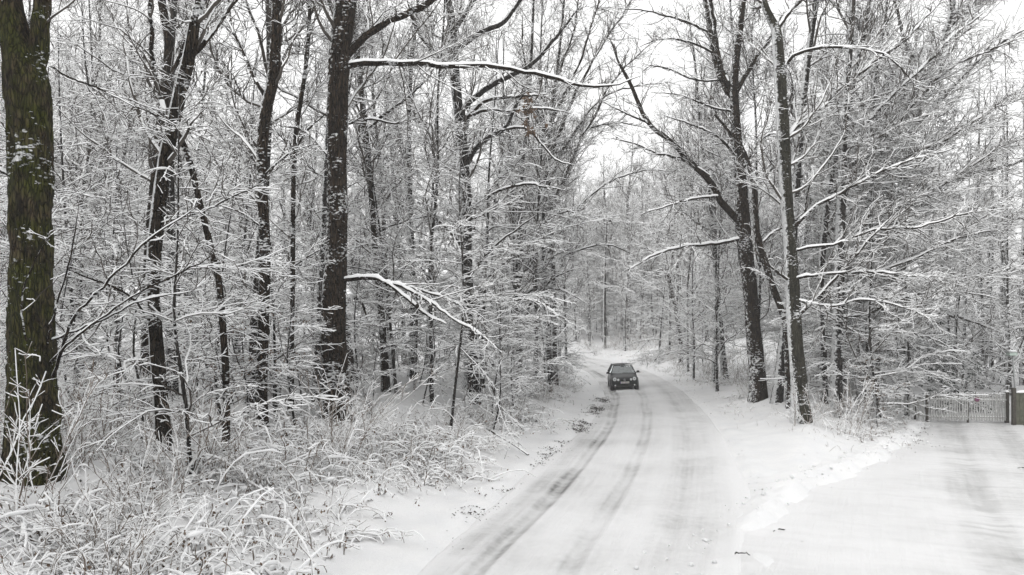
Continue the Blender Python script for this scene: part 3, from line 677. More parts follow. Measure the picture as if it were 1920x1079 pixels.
hero('thick_tree', 'thick dark trunk with long level limb and low snowy limb', 'tree', (630, 783),
     [(630, 788, 58), (628, 700, 50), (625, 600, 46), (629, 500, 41), (632, 400, 37), (632, 300, 36), (633, 200, 38), (637, 100, 40), (647, 0, 40), (655, -150, 33), (668, -400, 22), (680, -650, 9)],
     [([(640, 112), (680, 75), (725, 40), (770, 20), (815, -3), (870, -60, .4), (940, -130, .8)], 15, 8),
      ([(640, 128), (680, 118), (760, 120), (840, 125), (910, 128), (960, 135), (1010, 143), (1060, 155), (1110, 165), (1160, 160), (1205, 145)], 14, 4),
      ([(635, 524), (695, 522, -.3), (730, 534, -.6), (770, 565, -.9), (800, 590, -1.1), (836, 608, -1.3)], 11, 7),
      ([(720, 530, -.5), (760, 541, -.8), (810, 570, -1.1), (850, 600, -1.3), (885, 620, -1.5), (915, 645, -1.7), (938, 667, -1.8)], 8, 3),
      ([(735, 530, -.6), (790, 545, -.8), (840, 562, -.7), (890, 585, -.6), (925, 612, -.5)], 6, 2),
      ([(628, 310), (590, 260, .3), (560, 240, .5), (520, 235, .8)], 6, 3), ([(625, 240), (690, 225, .8), (740, 232, 1), (770, 222, 1.2)], 7, 4)],
     mat='bark', k=44, flare=.3, dens=(1.7, 3.2), auto=(.5, .4, 1.2), rings=150, furrow=.045, rough=.04)
hero('twin_stem', 'crooked stem rising against the right side of the thick trunk', 'tree', (650, 745),
     [(650, 750, 26), (655, 690, 20), (648, 620, 16), (640, 575, 12)], [([(642, 580), (660, 560, -.3), (680, 570, -.5), (690, 600, -.6)], 7, 3)], mat='bark', flare=.2, k=12, dens=(3, 4))
hero('curved_tree', 'gently curved thin trunk right of the thick trunk', 'tree', (724, 735),
     [(724, 738, 17), (718, 640, 13), (710, 530, 12), (702, 450, 11), (695, 350, 11), (685, 250, 11), (676, 150, 10), (668, 70, 9), (662, -40, 8), (655, -200, 4)],
     [([(688, 245), (720, 215), (760, 188), (792, 158), (806, 143)], 7, 4), ([(703, 440), (740, 420, -.5), (790, 412, -1)], 5, 2)], mat='bark', dens=(2.2, 3.6), auto=(1.4, .25, .9))
hero('limby_tree', 'snow-flecked trunk throwing many crooked limbs to the right over the road', 'tree', (884, 735), Y=31,
     trunk=[(884, 738, 30), (882, 640, 24), (874, 500, 22), (876, 400, 21), (871, 325, 20), (863, 240, 19), (853, 150, 19), (848, 50, 17), (838, -10, 14), (830, -150, 10), (820, -330, 5)],
     limbs=[([(862, 210), (885, 185), (910, 165), (955, 140), (995, 118), (1040, 65), (1085, 10)], 12, 5), ([(866, 228), (890, 205), (915, 187), (975, 180), (1030, 175)], 10, 4),
      ([(872, 318), (885, 288), (905, 265), (945, 240), (962, 205), (985, 170)], 12, 6), ([(866, 222), (910, 207), (960, 208), (1020, 205), (1075, 215)], 8, 3),
      ([(858, 90), (905, 60), (945, 42), (975, 2), (1000, -40)], 11, 6), ([(850, 60), (875, 22), (900, -15)], 11, 7), ([(945, 242), (985, 240), (1005, 255), (1045, 300), (1080, 310)], 6, 3),
      ([(874, 400), (930, 360, -.6), (985, 345, -1), (1020, 350, -1.4), (1060, 358, -1.6)], 8, 3), ([(876, 470), (840, 430, -.4), (810, 405, -.6), (780, 410, -.8), (730, 412, -1)], 7, 3),
      ([(878, 520), (930, 460, -1), (980, 420, -1.5), (1020, 395, -2)], 6, 2), ([(880, 560), (940, 560, -1.2), (1000, 560, -2), (1050, 590, -2.6), (1085, 610, -3)], 6, 2),
      ([(852, 130), (810, 90), (780, 50), (765, 0)], 9, 5)],
     mat='bark_bg', dens=(2.2, 3.4), auto=(.6, .3, 1.0))
hero('verge_tree', 'thin dark trunk at the left road verge before the bend', 'tree', (970, 716), Y=38,
     trunk=[(970, 720, 15), (972, 640, 12), (968, 540, 11), (972, 450, 10), (978, 330, 9), (990, 200, 8), (998, 60, 6), (1002, -60, 4)],
     limbs=[([(972, 620), (1000, 560), (1040, 520, -1), (1080, 505, -1.5)], 6, 2), ([(970, 560), (1010, 540), (1060, 545, -1), (1110, 575, -2)], 6, 2), ([(972, 480), (1010, 430), (1050, 400), (1100, 392)], 6, 2)],
     mat='bark_bg', dens=(2.4, 3.6), auto=(1.3, .2, .8))
hero('arching_tree', 'slender tree on the left verge arching its fine crown over the road', 'tree', (1030, 708), Y=40,
     trunk=[(1030, 712, 13), (1026, 620, 11), (1020, 520, 11), (1018, 420, 10), (1024, 320, 9), (1036, 200, 8), (1050, 80, 6), (1060, -30, 4)],
     limbs=[([(1018, 430), (1060, 330), (1105, 240), (1150, 160), (1200, 100), (1260, 60)], 7, 2), ([(1022, 360), (1075, 260), (1130, 190), (1190, 170), (1260, 160)], 7, 2), ([(1026, 310), (1070, 200), (1120, 100), (1170, 20), (1210, -50)], 7, 2),
      ([(1018, 460), (1080, 390), (1150, 340), (1220, 320), (1280, 325)], 6, 2), ([(1034, 230), (1080, 130), (1110, 40), (1130, -50)], 6, 2), ([(1020, 500), (1080, 470), (1140, 460), (1190, 480)], 5, 2), ([(1030, 260), (1000, 180), (985, 100), (980, 20)], 6, 2), ([(1042, 150), (1075, 60), (1090, -30)], 5, 2), ([(1105, 240), (1160, 230), (1215, 240)], 4, 2)],
     mat='bark_bg', dens=(4.2, 4.6), auto=(1.5, .3, 1.0), flare=.2, k=10)
# --- right of the road
hero('forked_tree', 'snow-flecked trunk right of the road forking into spreading limbs at mid height', 'tree', (1421, 750),
     [(1421, 755, 33), (1419, 690, 30), (1413, 620, 27), (1405, 530, 26), (1393, 425, 28), (1389, 330, 20), (1381, 250, 18), (1376, 170, 16), (1382, 95, 13), (1394, 0, 10), (1400, -120, 7), (1405, -260, 4)],
     [([(1394, 425), (1362, 391, -.3), (1330, 342, -.6), (1295, 305, -.9), (1258, 265, -1.2), (1215, 230, -1.4), (1185, 170, -1.5), (1158, 110, -1.6), (1140, 60, -1.7)], 14, 4),
      ([(1380, 190), (1352, 150, .3), (1337, 90, .5), (1325, 15, .7), (1312, -60, .9)], 12, 7), ([(1378, 180), (1358, 130), (1347, 70), (1336, 0), (1325, -80)], 9, 5),
      ([(1376, 180), (1400, 137, .2), (1425, 97, .5), (1447, 66, .8), (1470, 20, 1)], 10, 6), ([(1393, 408), (1412, 362, .4), (1440, 326, .8), (1465, 298, 1.2), (1500, 240, 1.5)], 9, 5),
      ([(1395, 447), (1335, 457, -.6), (1285, 462, -1), (1235, 472, -1.4), (1200, 490, -1.7), (1165, 510, -2)], 8, 3), ([(1345, 368, -.6), (1300, 372, -1), (1250, 385, -1.4), (1190, 402, -1.8)], 6, 2),
      ([(1330, 330, -.6), (1280, 300, -1), (1230, 290, -1.4), (1180, 270, -1.8), (1120, 262, -2)], 6, 2), ([(1384, 300), (1350, 260, -.6), (1300, 235, -1), (1240, 215, -1.2)], 6, 2),
      ([(1386, 330), (1420, 270, -.6), (1450, 250, -.9), (1480, 262, -1.2)], 5, 2), ([(1215, 230, -1.4), (1180, 215, -1.6), (1130, 190, -1.8)], 5, 2), ([(1330, 60, .6), (1270, 36, .2), (1210, 22, -.2), (1150, 14, -.4)], 5, 2), ([(1340, 100, .5), (1290, 78, .2), (1240, 72, 0), (1190, 90, -.3)], 5, 2), ([(1350, 150, .3), (1300, 150, 0), (1250, 130, -.3), (1200, 120, -.5)], 5, 2), ([(1375, 210), (1330, 200, -.5), (1280, 180, -.9), (1225, 175, -1.2)], 5, 2)],
     mat='bark', k=18, dens=(3.0, 3.6), auto=(.6, .5, 1.0), flare=.3)
hero('crooked_stem', 'thin dark crooked stem between the forked tree and the snow-sided trunk', 'tree', (1480, 765),
     [(1480, 768, 13), (1477, 680, 12), (1470, 600, 12), (1446, 530, 12), (1427, 465, 12), (1418, 425, 11), (1415, 365, 9), (1404, 310, 8), (1390, 276, 7), (1366, 246, 5), (1340, 215, 4)],
     [([(1425, 460), (1450, 435), (1480, 420), (1510, 395)], 6, 3)], mat='bark', flare=.2, k=12, dens=(2.6, 3.6), auto=(.8, .3, .5))
hero('snow_sided_tree', 'smooth grey-green trunk with a broad strip of snow down its left side', 'tree', (1503, 792),
     [(1503, 796, 36), (1498, 720, 30), (1491, 640, 27), (1486, 540, 25), (1479, 425, 23), (1473, 350, 23), (1467, 225, 23), (1461, 125, 21), (1455, 55, 18), (1440, 25, 14), (1428, -20, 13), (1420, -160, 9), (1412, -330, 5)],
     [([(1456, 60), (1480, 22), (1512, -10), (1560, -60)], 11, 7), ([(1466, 130), (1477, 118), (1492, 102, -.2), (1530, 90, -.5), (1595, 89, -.9), (1655, 100, -1.2), (1688, 122, -1.4), (1725, 165, -1.6)], 10, 3),
      ([(1484, 523), (1510, 520, -.4), (1560, 512, -.8), (1610, 510, -1.1), (1660, 512, -1.3), (1710, 518, -1.5), (1775, 521, -1.7)], 9, 3),
      ([(1484, 530), (1455, 508, -.4), (1440, 492, -.6), (1452, 484, -.7), (1472, 490, -.8)], 8, 3),
      ([(1482, 440), (1508, 400), (1514, 360), (1530, 325)], 8, 4), ([(1483, 432), (1530, 387, -.3), (1575, 365, -.6), (1635, 330, -.9), (1700, 305, -1.2), (1790, 280, -1.5)], 10, 4),
      ([(1470, 260), (1520, 214, .5), (1560, 185, .8), (1595, 152, 1), (1640, 117, 1.2), (1685, 85, 1.4), (1725, 45, 1.6), (1765, 0, 1.8)], 13, 8),
      ([(1484, 470), (1560, 455, -.6), (1640, 430, -1), (1720, 425, -1.4), (1800, 400, -1.8), (1890, 390, -2)], 8, 3), ([(1488, 600), (1530, 560, -.5), (1570, 520, -.8), (1620, 460, -1.1), (1680, 400, -1.4)], 10, 4),
      ([(1486, 560), (1560, 575, -1), (1620, 560, -1.6), (1700, 575, -2.2), (1770, 610, -2.6)], 7, 3)],
     mat='bark_beech', k=18, dens=(3.8, 4.2), auto=(.8, .35, 1.2), flare=.35, tsn=.036, lw=.78)
hero('sweeping_tree', 'tree half hidden behind the snow-sided trunk, branches sweeping up right', 'tree', (1545, 745), Y=33,
     trunk=[(1545, 750, 14), (1542, 650, 13), (1538, 560, 12), (1545, 440, 12), (1560, 320, 11), (1590, 200, 10), (1620, 60, 8), (1640, -60, 5)],
     limbs=[([(1545, 500), (1600, 440), (1680, 390), (1770, 350), (1860, 290), (1930, 260)], 9, 4), ([(1548, 440), (1620, 370), (1700, 300), (1790, 250), (1870, 200), (1940, 175)], 10, 4),
      ([(1555, 370), (1620, 300), (1700, 215), (1760, 150), (1830, 110), (1920, 80)], 9, 4), ([(1572, 280), (1640, 210), (1720, 130), (1790, 60), (1860, 10)], 9, 4),
      ([(1542, 560), (1620, 520), (1700, 490), (1800, 450), (1900, 430)], 8, 3), ([(1541, 600), (1620, 590), (1700, 560), (1780, 545), (1870, 560)], 7, 3),
      ([(1540, 630), (1610, 640), (1680, 625), (1750, 640), (1800, 665)], 6, 2), ([(1540, 650), (1590, 670), (1640, 690), (1690, 720)], 5, 2)],
     mat='bark_bg', dens=(4.6, 5.0), auto=(.8, .25, 1.4), twl=1.25, tsn=.042)
hero('edge_tree', 'tree with dense white sprays filling the right side above the gate', 'tree', (1640, 735), Y=37,
     trunk=[(1640, 740, 14), (1645, 640, 13), (1660, 500, 13), (1690, 350, 13), (1725, 200, 12), (1760, 100, 11), (1782, 30, 9), (1800, -60, 6)],
     limbs=[([(1655, 540), (1720, 480), (1790, 450), (1880, 420), (1960, 400)], 9, 3), ([(1670, 440), (1740, 370), (1810, 330), (1900, 310), (1980, 280)], 10, 4), ([(1690, 350), (1760, 270), (1840, 220), (1930, 160)], 10, 4),
      ([(1715, 240), (1790, 160), (1860, 100), (1940, 50)], 9, 4), ([(1745, 150), (1700, 90), (1680, 20), (1670, -40)], 8, 4), ([(1648, 600), (1720, 580), (1800, 590), (1880, 620)], 7, 3), ([(1644, 660), (1700, 650), (1760, 660), (1820, 690)], 6, 2),
      ([(1650, 560), (1600, 500), (1560, 460)], 7, 3), ([(1770, 60), (1830, 0), (1900, -40)], 8, 4)],
     mat='bark_bg', dens=(4.4, 4.8), auto=(.9, .2, 1.4), twl=1.25, tsn=.042)
hero('broken_stem', 'short dark leaning broken stem on the right bank behind the car', 'tree', (1276, 645), Y=62,
     trunk=[(1276, 648, 8), (1270, 600, 7.5), (1260, 550, 7), (1250, 505, 4)], limbs=[([(1256, 520), (1240, 505), (1225, 512)], 3, 2)], mat='bark', flare=.1, k=10, dens=(2.5, 3.5))
0 and hero('grey_pole_tree', 'straight pale grey trunk beside the far bend of the road', 'tree', (1140, 622), Y=86,
     trunk=[(1140, 626, 12), (1136, 560, 11), (1128, 450, 10), (1118, 330, 8), (1108, 220, 5), (1104, 150, 3)], limbs=(), mat='bark_bg', flare=.1, k=10, dens=(1.6, 2.4), auto=(1.4, .45, .8))
print('heroes', round(time.time() - T0, 1), TRIS)

# ------------------------------------------------------------------ the wood behind them
LAND = [(62, 'the mossy trunk'), (300, 'the leaning tree'), (492, 'the bent trunk'), (630, 'the thick trunk'), (878, 'the limby tree'), (1010, 'the road bend'),
        (1167, 'the car'), (1412, 'the forked tree'), (1497, 'the snow-sided trunk'), (1720, 'the gate')]
ORD = ['first', 'second', 'third', 'fourth', 'fifth', 'sixth', 'seventh', 'eighth', 'ninth', 'tenth', 'eleventh', 'twelfth', 'thirteenth', 'fourteenth', 'fifteenth', 'sixteenth', 'seventeenth', 'eighteenth', 'nineteenth', 'twentieth']
def ordinal(i): return ORD[i] if i < 20 else '%dth' % (i + 1)
def gap_of(px):
    if px < LAND[0][0]: return 'left of ' + LAND[0][1]
    if px >= LAND[-1][0]: return 'beyond ' + LAND[-1][1]
    for a, b in zip(LAND[:-1], LAND[1:]):
        if a[0] <= px < b[0]: return 'between %s and %s' % (a[1], b[1])
def place_all(items, kind, cat, group):
    """items: (x, y, proto, rz, scale, tilt). Labels count from the left inside each gap between the landmark trees."""
    bands = {}
    for it in items:
        px = 960 + F * it[0] / it[1]; d = it[1]
        band = 'near' if d < 30 else 'middling' if d < 55 else 'distant' if d < 85 else 'farthest'
        bands.setdefault((band, gap_of(px)), []).append((px, it))
    for (band, gp), l in bands.items():
        l.sort(key=lambda q: q[0])
        for i, (px, (x, y, pr, rz, sc, tilt)) in enumerate(l):
            o_ = 'only' if len(l) == 1 else ordinal(i)
            lab = '%s %s, %s' % (band, kind, gp) if len(l) == 1 else '%s %s %s, %s from left' % (band, kind, gp, o_)
            pr.place((x, y, gz(x, y) - (.2 if cat == 'bush' else .03)), rz, sc, lab, cat, group, tilt)

def scatter(n, x_px, yr, dmin, ok, seed, power=1.0, own=None):
    g = np.random.default_rng(seed); out = []; tries = 0
    own = own if own is not None else []
    while len(out) < n and tries < n * 120:
        tries += 1
        y = yr[0] + (yr[1] - yr[0]) * g.random() ** power; px = g.uniform(*x_px); x = (px - 960) / F * y
        _, er, ed, dr, dd = base_ground(np.array([x]), np.array([y]))
        if not ok(x, y, px, er[0], ed[0], dr[0]): continue
        if any((x - a) ** 2 + (y - b) ** 2 < max(c, 0) ** 2 for a, b, c in TAKEN): continue
        if any((x - a) ** 2 + (y - b) ** 2 < dmin ** 2 for a, b in own): continue
        own.append((x, y)); out.append((x, y, g))
    return out

g = np.random.default_rng(77)
items = []; own = []
for x, y, _ in scatter(34, (-150, 1020), (24, 60), 2.8, lambda x, y, px, er, ed, dr: dr < 0 and er > 3.5, 1, own=own): items.append((x, y))
for x, y, _ in scatter(50, (-150, 1090), (55, 125), 3.4, lambda x, y, px, er, ed, dr: er > 4.5, 2, own=own): items.append((x, y))
for x, y, _ in scatter(20, (1120, 2050), (48, 125), 3.6, lambda x, y, px, er, ed, dr: er > 4.5 and not (px > 1640 and y < 62), 3, own=own): items.append((x, y))
for x, y, _ in scatter(60, (980, 1480), (84, 150), 2.6, lambda x, y, px, er, ed, dr: er > 3.4, 6, own=own): items.append((x, y))
for x, y, _ in scatter(26, (900, 1900), (98, 175), 3.2, lambda x, y, px, er, ed, dr: er > 4.0, 5, own=own): items.append((x, y))
items += [((px - 960) / F * Y, Y) for px, Y in ((1005, 37), (1040, 44), (1062, 56), (1050, 70), (1012, 84), (1290, 56), (1255, 74), (1340, 46), (1225, 92))]
for x, y, _ in scatter(12, (1075, 1190), (90, 106), 1.8, lambda x, y, px, er, ed, dr: er > 2.5, 7, own=own): items.append((x, y))
for x, y, _ in scatter(12, (1300, 1640), (30, 50), 2.6, lambda x, y, px, er, ed, dr: er > 2.5 and dr > 0, 4, own=own): items.append((x, y))
place_all([(x, y, TALL[g.integers(6)], g.uniform(0, 6.28), g.uniform(.8, 1.12), (g.normal(0, .035), g.normal(0, .035))) for x, y in items], 'bare forest tree', 'tree', 'bare trees of the wood')

items = []; own = []
for x, y, _ in scatter(48, (-80, 1000), (14, 34), 1.5, lambda x, y, px, er, ed, dr: dr < 0 and er > 2.6 + (px < 760) * 2, 11, own=own): items.append((x, y))
for x, y, _ in scatter(44, (660, 1060), (24, 75), 1.5, lambda x, y, px, er, ed, dr: dr < 0 and 2.2 + (y > 44) * 3.2 < er < 11, 12, own=own): items.append((x, y))
for x, y, _ in scatter(34, (-80, 1060), (34, 75), 2.8, lambda x, y, px, er, ed, dr: dr < 0 and er > 3, 13, own=own): items.append((x, y))
for x, y, _ in scatter(66, (1080, 1600), (34, 120), 2.4, lambda x, y, px, er, ed, dr: er > 2.5 and dr > 0, 14, own=own): items.append((x, y))
for x, y, _ in scatter(32, (1480, 1980), (28, 62), 1.8, lambda x, y, px, er, ed, dr: er > 3 and not (px < 1600 and y < 34) and ed > 2.2 and dr > 0 and not (px > 1690 and y < 38), 15, own=own): items.append((x, y))
place_all([(x, y, SAPL[g.integers(6)], g.uniform(0, 6.28), g.uniform(.75, 1.15), (g.normal(0, .05), g.normal(0, .05))) for x, y in items], 'young snowy beech', 'tree', 'young beeches under the trees')
items = [((px - 960) / F * Y, Y) for px, Y in ((742, 30), (800, 38), (905, 35), (930, 46), (1000, 55), (1005, 66), (995, 80), (150, 27), (430, 31), (1235, 66), (1300, 50), (1345, 42), (1652, 31.5), (1700, 35.5), (1800, 38.5), (1880, 39.5), (1560, 34), (1620, 38), (1690, 45), (1760, 52), (1830, 58), (1900, 50), (1580, 46))]
place_all([(x, y, SPREAD[g.integers(3)], g.uniform(0, 6.28), g.uniform(.85, 1.15), (g.normal(0, .04), g.normal(0, .04))) for x, y in items], 'spreading snowy beech', 'tree', 'spreading beeches with lacy sprays')
items = []
for x, y, _ in scatter(60, (930, 1420), (98, 150), 2.4, lambda x, y, px, er, ed, dr: er > 3, 16): items.append((x, y))
place_all([(x, y, SPREAD[g.integers(3)], g.uniform(0, 6.28), g.uniform(.8, 1.2), (0, 0)) for x, y in items], 'frosted beech', 'tree', 'frosted beeches on the far rise')
items = [((px - 960) / F * Y, Y) for px, Y in ((425, 19.5), (470, 20.5), (520, 22), (560, 23.5), (1650, 30), (1605, 32))]
place_all([(x, y, SAPL_LEAF, g.uniform(0, 6.28), g.uniform(.85, 1.1), (0, 0)) for x, y in items], 'brown-leaved beech', 'tree', 'brown-leaved beeches')

items = []; own = []
for x, y, _ in scatter(34, (-40, 1040), (11, 40), 1.0, lambda x, y, px, er, ed, dr: dr < 0 and er > 2.3 + (px < 700) * 1.0, 21, power=1.4, own=own): items.append((x, y))
for x, y, _ in scatter(16, (-40, 760), (9.5, 20), 1.0, lambda x, y, px, er, ed, dr: dr < 0 and er > 2.6, 24, own=own): items.append((x, y))
for x, y, _ in scatter(16, (1090, 1210), (85, 102), 1.2, lambda x, y, px, er, ed, dr: er > 1.5, 25, own=own): items.append((x, y))
for x, y, _ in scatter(34, (960, 1480), (30, 95), 1.6, lambda x, y, px, er, ed, dr: 1.6 + (dr < 0 and y > 42) * 3 < er < 9, 22, own=own): items.append((x, y))
for x, y, _ in scatter(5, (1480, 1720), (27, 36), 1.2, lambda x, y, px, er, ed, dr: er > 2.4 and ed > 1.5, 23, own=own): items.append((x, y))
place_all([(x, y, RODS[g.integers(4)], g.uniform(0, 6.28), g.uniform(.45, 1.0), (0, 0)) for x, y in items], 'thin-rodded shrub', 'shrub', 'thin-rodded shrubs')
items = []; own = []
for x, y, _ in scatter(95, (-60, 900), (8.5, 22), .55, lambda x, y, px, er, ed, dr: dr < 0 and er > 2.35 + .9 * vnoise(x, y, 2.0, 8), 31, power=1.25, own=own): items.append((x, y))
for x, y, _ in scatter(45, (600, 1060), (16, 60), .8, lambda x, y, px, er, ed, dr: dr < 0 and 2.0 + (y > 42) * 1.0 < er < 4.5, 32, own=own): items.append((x, y))
for x, y, _ in scatter(36, (1080, 1480), (32, 100), 1.2, lambda x, y, px, er, ed, dr: dr > 0 and 1.3 < er < 5, 33, own=own): items.append((x, y))
for x, y, _ in scatter(8, (1500, 1730), (27, 34), .8, lambda x, y, px, er, ed, dr: er > 2.2 and ed > 1.0, 34, own=own): items.append((x, y))
place_all([(x, y, BRAM[g.integers(4)], g.uniform(0, 6.28), g.uniform(.55, 1.25), (0, 0)) for x, y in items], 'snow-laden bramble', 'bush', 'brambles under snow')
print('wood', round(time.time() - T0, 1), TRIS, len(bpy.data.objects))

around = []  # unseen trees added beside and behind the camera to shade the foreground snow
for i in range(34):
    a = g.uniform(R(40), R(320)); d = g.uniform(6, 26); x, y = d * math.sin(a), d * math.cos(a)
    _, er, ed, dr, dd = base_ground(np.array([x]), np.array([y]))
    if er[0] < 2 or ed[0] < 2 or abs(x) < .72 * y + 3.5: continue
    around.append((d, x, y, 'behind' if y < 0 and abs(x) < 12 else 'left of' if x < 0 else 'right of'))
around.sort(); cnt = {}
for d, x, y, side in around:
    k_ = cnt.get(side, 0); cnt[side] = k_ + 1
    TALL[g.integers(6)].place((x, y, gz(x, y) - .03), g.uniform(0, 6.28), g.uniform(.85, 1.1), 'bare forest tree outside the picture %s the viewpoint, %s nearest' % (side, ordinal(k_)), 'tree', 'bare trees round the viewpoint')

# ------------------------------------------------------------------ the car
M['paint'] = simple('dark_paint', (0.005, 0.008, 0.008), 0.42, var=.3, vscale=4.0, coat=.2, spec=.3)
M['trim'] = simple('black_plastic', (0.012, 0.012, 0.012), 0.6)
M['tyre'] = simple('tyre_rubber', (0.015, 0.015, 0.016), 0.85)
M['rim'] = simple('rim_metal', (0.35, 0.35, 0.36), 0.35, .8)
M['chrome'] = simple('chrome', (0.7, 0.7, 0.72), 0.15, 1.0)
M['lens'] = simple('lamp_lens', (0.85, 0.87, 0.87), 0.2, .2, coat=.8)
M['plate'] = simple('plate_white', (0.62, 0.60, 0.57), 0.5)
M['plate_blue'] = simple('plate_blue', (0.16, 0.12, 0.30), 0.5)
M['seat'] = simple('seat_cloth', (0.03, 0.034, 0.036), 0.9)
def mat_glass():
    m, nt, n, l, b = new_mat('car_glass')
    tr = n.new('ShaderNodeBsdfTransparent'); tr.inputs[0].default_value = (0.72, 0.80, 0.80, 1)
    gl = n.new('ShaderNodeBsdfGlossy'); gl.inputs['Roughness'].default_value = 0.03; gl.inputs['Color'].default_value = (.9, .95, .95, 1)
    lw = n.new('ShaderNodeLayerWeight'); lw.inputs['Blend'].default_value = 0.45; mxx = n.new('ShaderNodeMath'); mxx.operation = 'MAXIMUM'; mxx.inputs[1].default_value = .20; l.new(lw.outputs['Fresnel'], mxx.inputs[0])
    mx = n.new('ShaderNodeMixShader'); l.new(mxx.outputs[0], mx.inputs[0]); l.new(tr.outputs[0], mx.inputs[1]); l.new(gl.outputs[0], mx.inputs[2])
    l.new(mx.outputs[0], n['Material Output'].inputs['Surface']); return m
M['glass'] = mat_glass()

CY = 48.2; CX = (1168 - 960) / F * CY
cz = float(base_ground(np.array([CX]), np.array([CY]))[0][0]) - .012
car = thing('hatchback_car', (CX, CY, cz), 'small dark hatchback driving towards us on the snowy road', 'car')
car.rotation_euler = (0, R(-2.9), R(-4.0)); car.scale = (.98, .98, .98)
def loft(sections, close=True):
    k = len(sections[0]); v = [p for s_ in sections for p in s_]; f = []
    for i in range(len(sections) - 1):
        for j in range(k if close else k - 1):
            a, b_ = i * k + j, i * k + (j + 1) % k
            f.append((a, b_, b_ + k, a + k))
    if close: f += [tuple(range(k - 1, -1, -1)), tuple(range((len(sections) - 1) * k, len(sections) * k))]
    return v, f
def bsec(y, w, z0, zt, cr):
    h = [(0, z0), (w * .86, z0), (w * .97, z0 + .07), (w, z0 + .22), (w * .995, (z0 + zt) / 2 + .06), (w * .965, zt - .07), (w * .88, zt), (w * .45, zt + cr * .8)]
    return [(x, y, z) for x, z in h] + [(0, y, zt + cr)] + [(-x, y, z) for x, z in h[:0:-1]]
mb = MB(); mb.add(*loft([bsec(-1.95, .56, .30, .55, .0), bsec(-1.925, .68, .24, .63, .015), bsec(-1.84, .755, .2, .715, .02), bsec(-1.68, .795, .19, .775, .03), bsec(-1.35, .82, .19, .845, .04),
                          bsec(-1.0, .825, .19, .91, .04), bsec(-.9, .825, .19, .93, .02), bsec(0, .83, .19, .945, .0), bsec(1.2, .825, .19, .965, .0), bsec(1.7, .80, .22, .965, .0), bsec(1.9, .74, .26, .86, .0), bsec(1.95, .66, .3, .7, 0)]))
body = mb.build('body', M['paint'], car, smooth=True); sb_ = body.modifiers.new('round', 'SUBSURF'); sb_.levels = 2; sb_.render_levels = 2
# roof and pillars
mb = MB(); rs = []
for y, w, z in ((-.34, .505, 1.385), (-.2, .535, 1.425), (.2, .56, 1.455), (.8, .56, 1.45), (1.3, .535, 1.40), (1.5, .51, 1.35)):
    rs.append([(-w, y, z - .05), (-w * .9, y, z - .012), (-w * .5, y, z), (0, y, z + .008), (w * .5, y, z), (w * .9, y, z - .012), (w, y, z - .05), (w * .9, y, z - .055), (0, y, z - .035), (-w * .9, y, z - .055)])
mb.add(*loft(rs)); mb.build('roof', M['paint'], car, smooth=True)
for sx in (-1, 1):
    for a, b_, r_ in (((.735 * sx, -1.0, .90), (.52 * sx, -.3, 1.37), .035), ((.775 * sx, .35, .93), (.56 * sx, .35, 1.41), .04), ((.74 * sx, 1.72, .93), (.52 * sx, 1.4, 1.36), .085)):
        q = MB(); q.cyl(a, b_, r_, r_ * .9, 8); q.build('pillar', M['paint'], car, smooth=True)
def pane(name, q, mat=M['glass'], parent=car):
    m_ = MB(); m_.add(q, [(0, 1, 2, 3)]); return m_.build(name, mat, parent)
wsg = pane('windscreen', [(-.72, -.99, .925), (.72, -.99, .925), (.505, -.33, 1.365), (-.505, -.33, 1.365)])
pane('rear_window', [(.66, 1.76, .97), (-.66, 1.76, .97), (-.50, 1.47, 1.335), (.50, 1.47, 1.335)])
for sx in (-1, 1):
    pane('side_window', [(.765 * sx, -.9, .94), (.775 * sx, .33, .95), (.56 * sx, .33, 1.395), (.525 * sx, -.28, 1.365)])
    pane('side_window', [(.775 * sx, .37, .95), (.75 * sx, 1.6, .96), (.53 * sx, 1.35, 1.36), (.56 * sx, .37, 1.395)])
for sx in (-1, 1):
    q = MB(); q.cyl((.40 * sx, -1.0, .935), (.40 * sx - .42, -.93, .985), .008, .006, 6); q.build('wiper', M['trim'], wsg)
# cabin
q = MB(); q.box((0, -.86, .90), (1.36, .34, .08)); q.build('dashboard', M['trim'], car, bevel=.02)
for sx in (-1, 1):
    q = MB(); q.box((.36 * sx, .12, .98), (.46, .14, .62), Matrix.Rotation(R(-12), 3, 'X'), .85); se = q.build('seat', M['seat'], car, bevel=.04)
    q = MB(); q.box((.36 * sx, .2, 1.30), (.25, .09, .16)); q.build('headrest', M['seat'], se, bevel=.03)
q = MB(); q.box((0, 1.15, .98), (1.2, .15, .3)); q.build('rear_seat', M['seat'], car, bevel=.03)
q = MB()
for i in range(16):
    a0, a1 = i * math.pi / 8, (i + 1) * math.pi / 8
    q.cyl((.36 + .18 * math.cos(a0), -.62, .98 + .17 * math.sin(a0)), (.36 + .18 * math.cos(a1), -.62, .98 + .17 * math.sin(a1)), .014, .014, 6)
q.build('steering_wheel', M['trim'], car)
q = MB(); q.box((0, -.42, 1.30), (.2, .03, .06)); q.build('interior_mirror', M['trim'], car, bevel=.01)
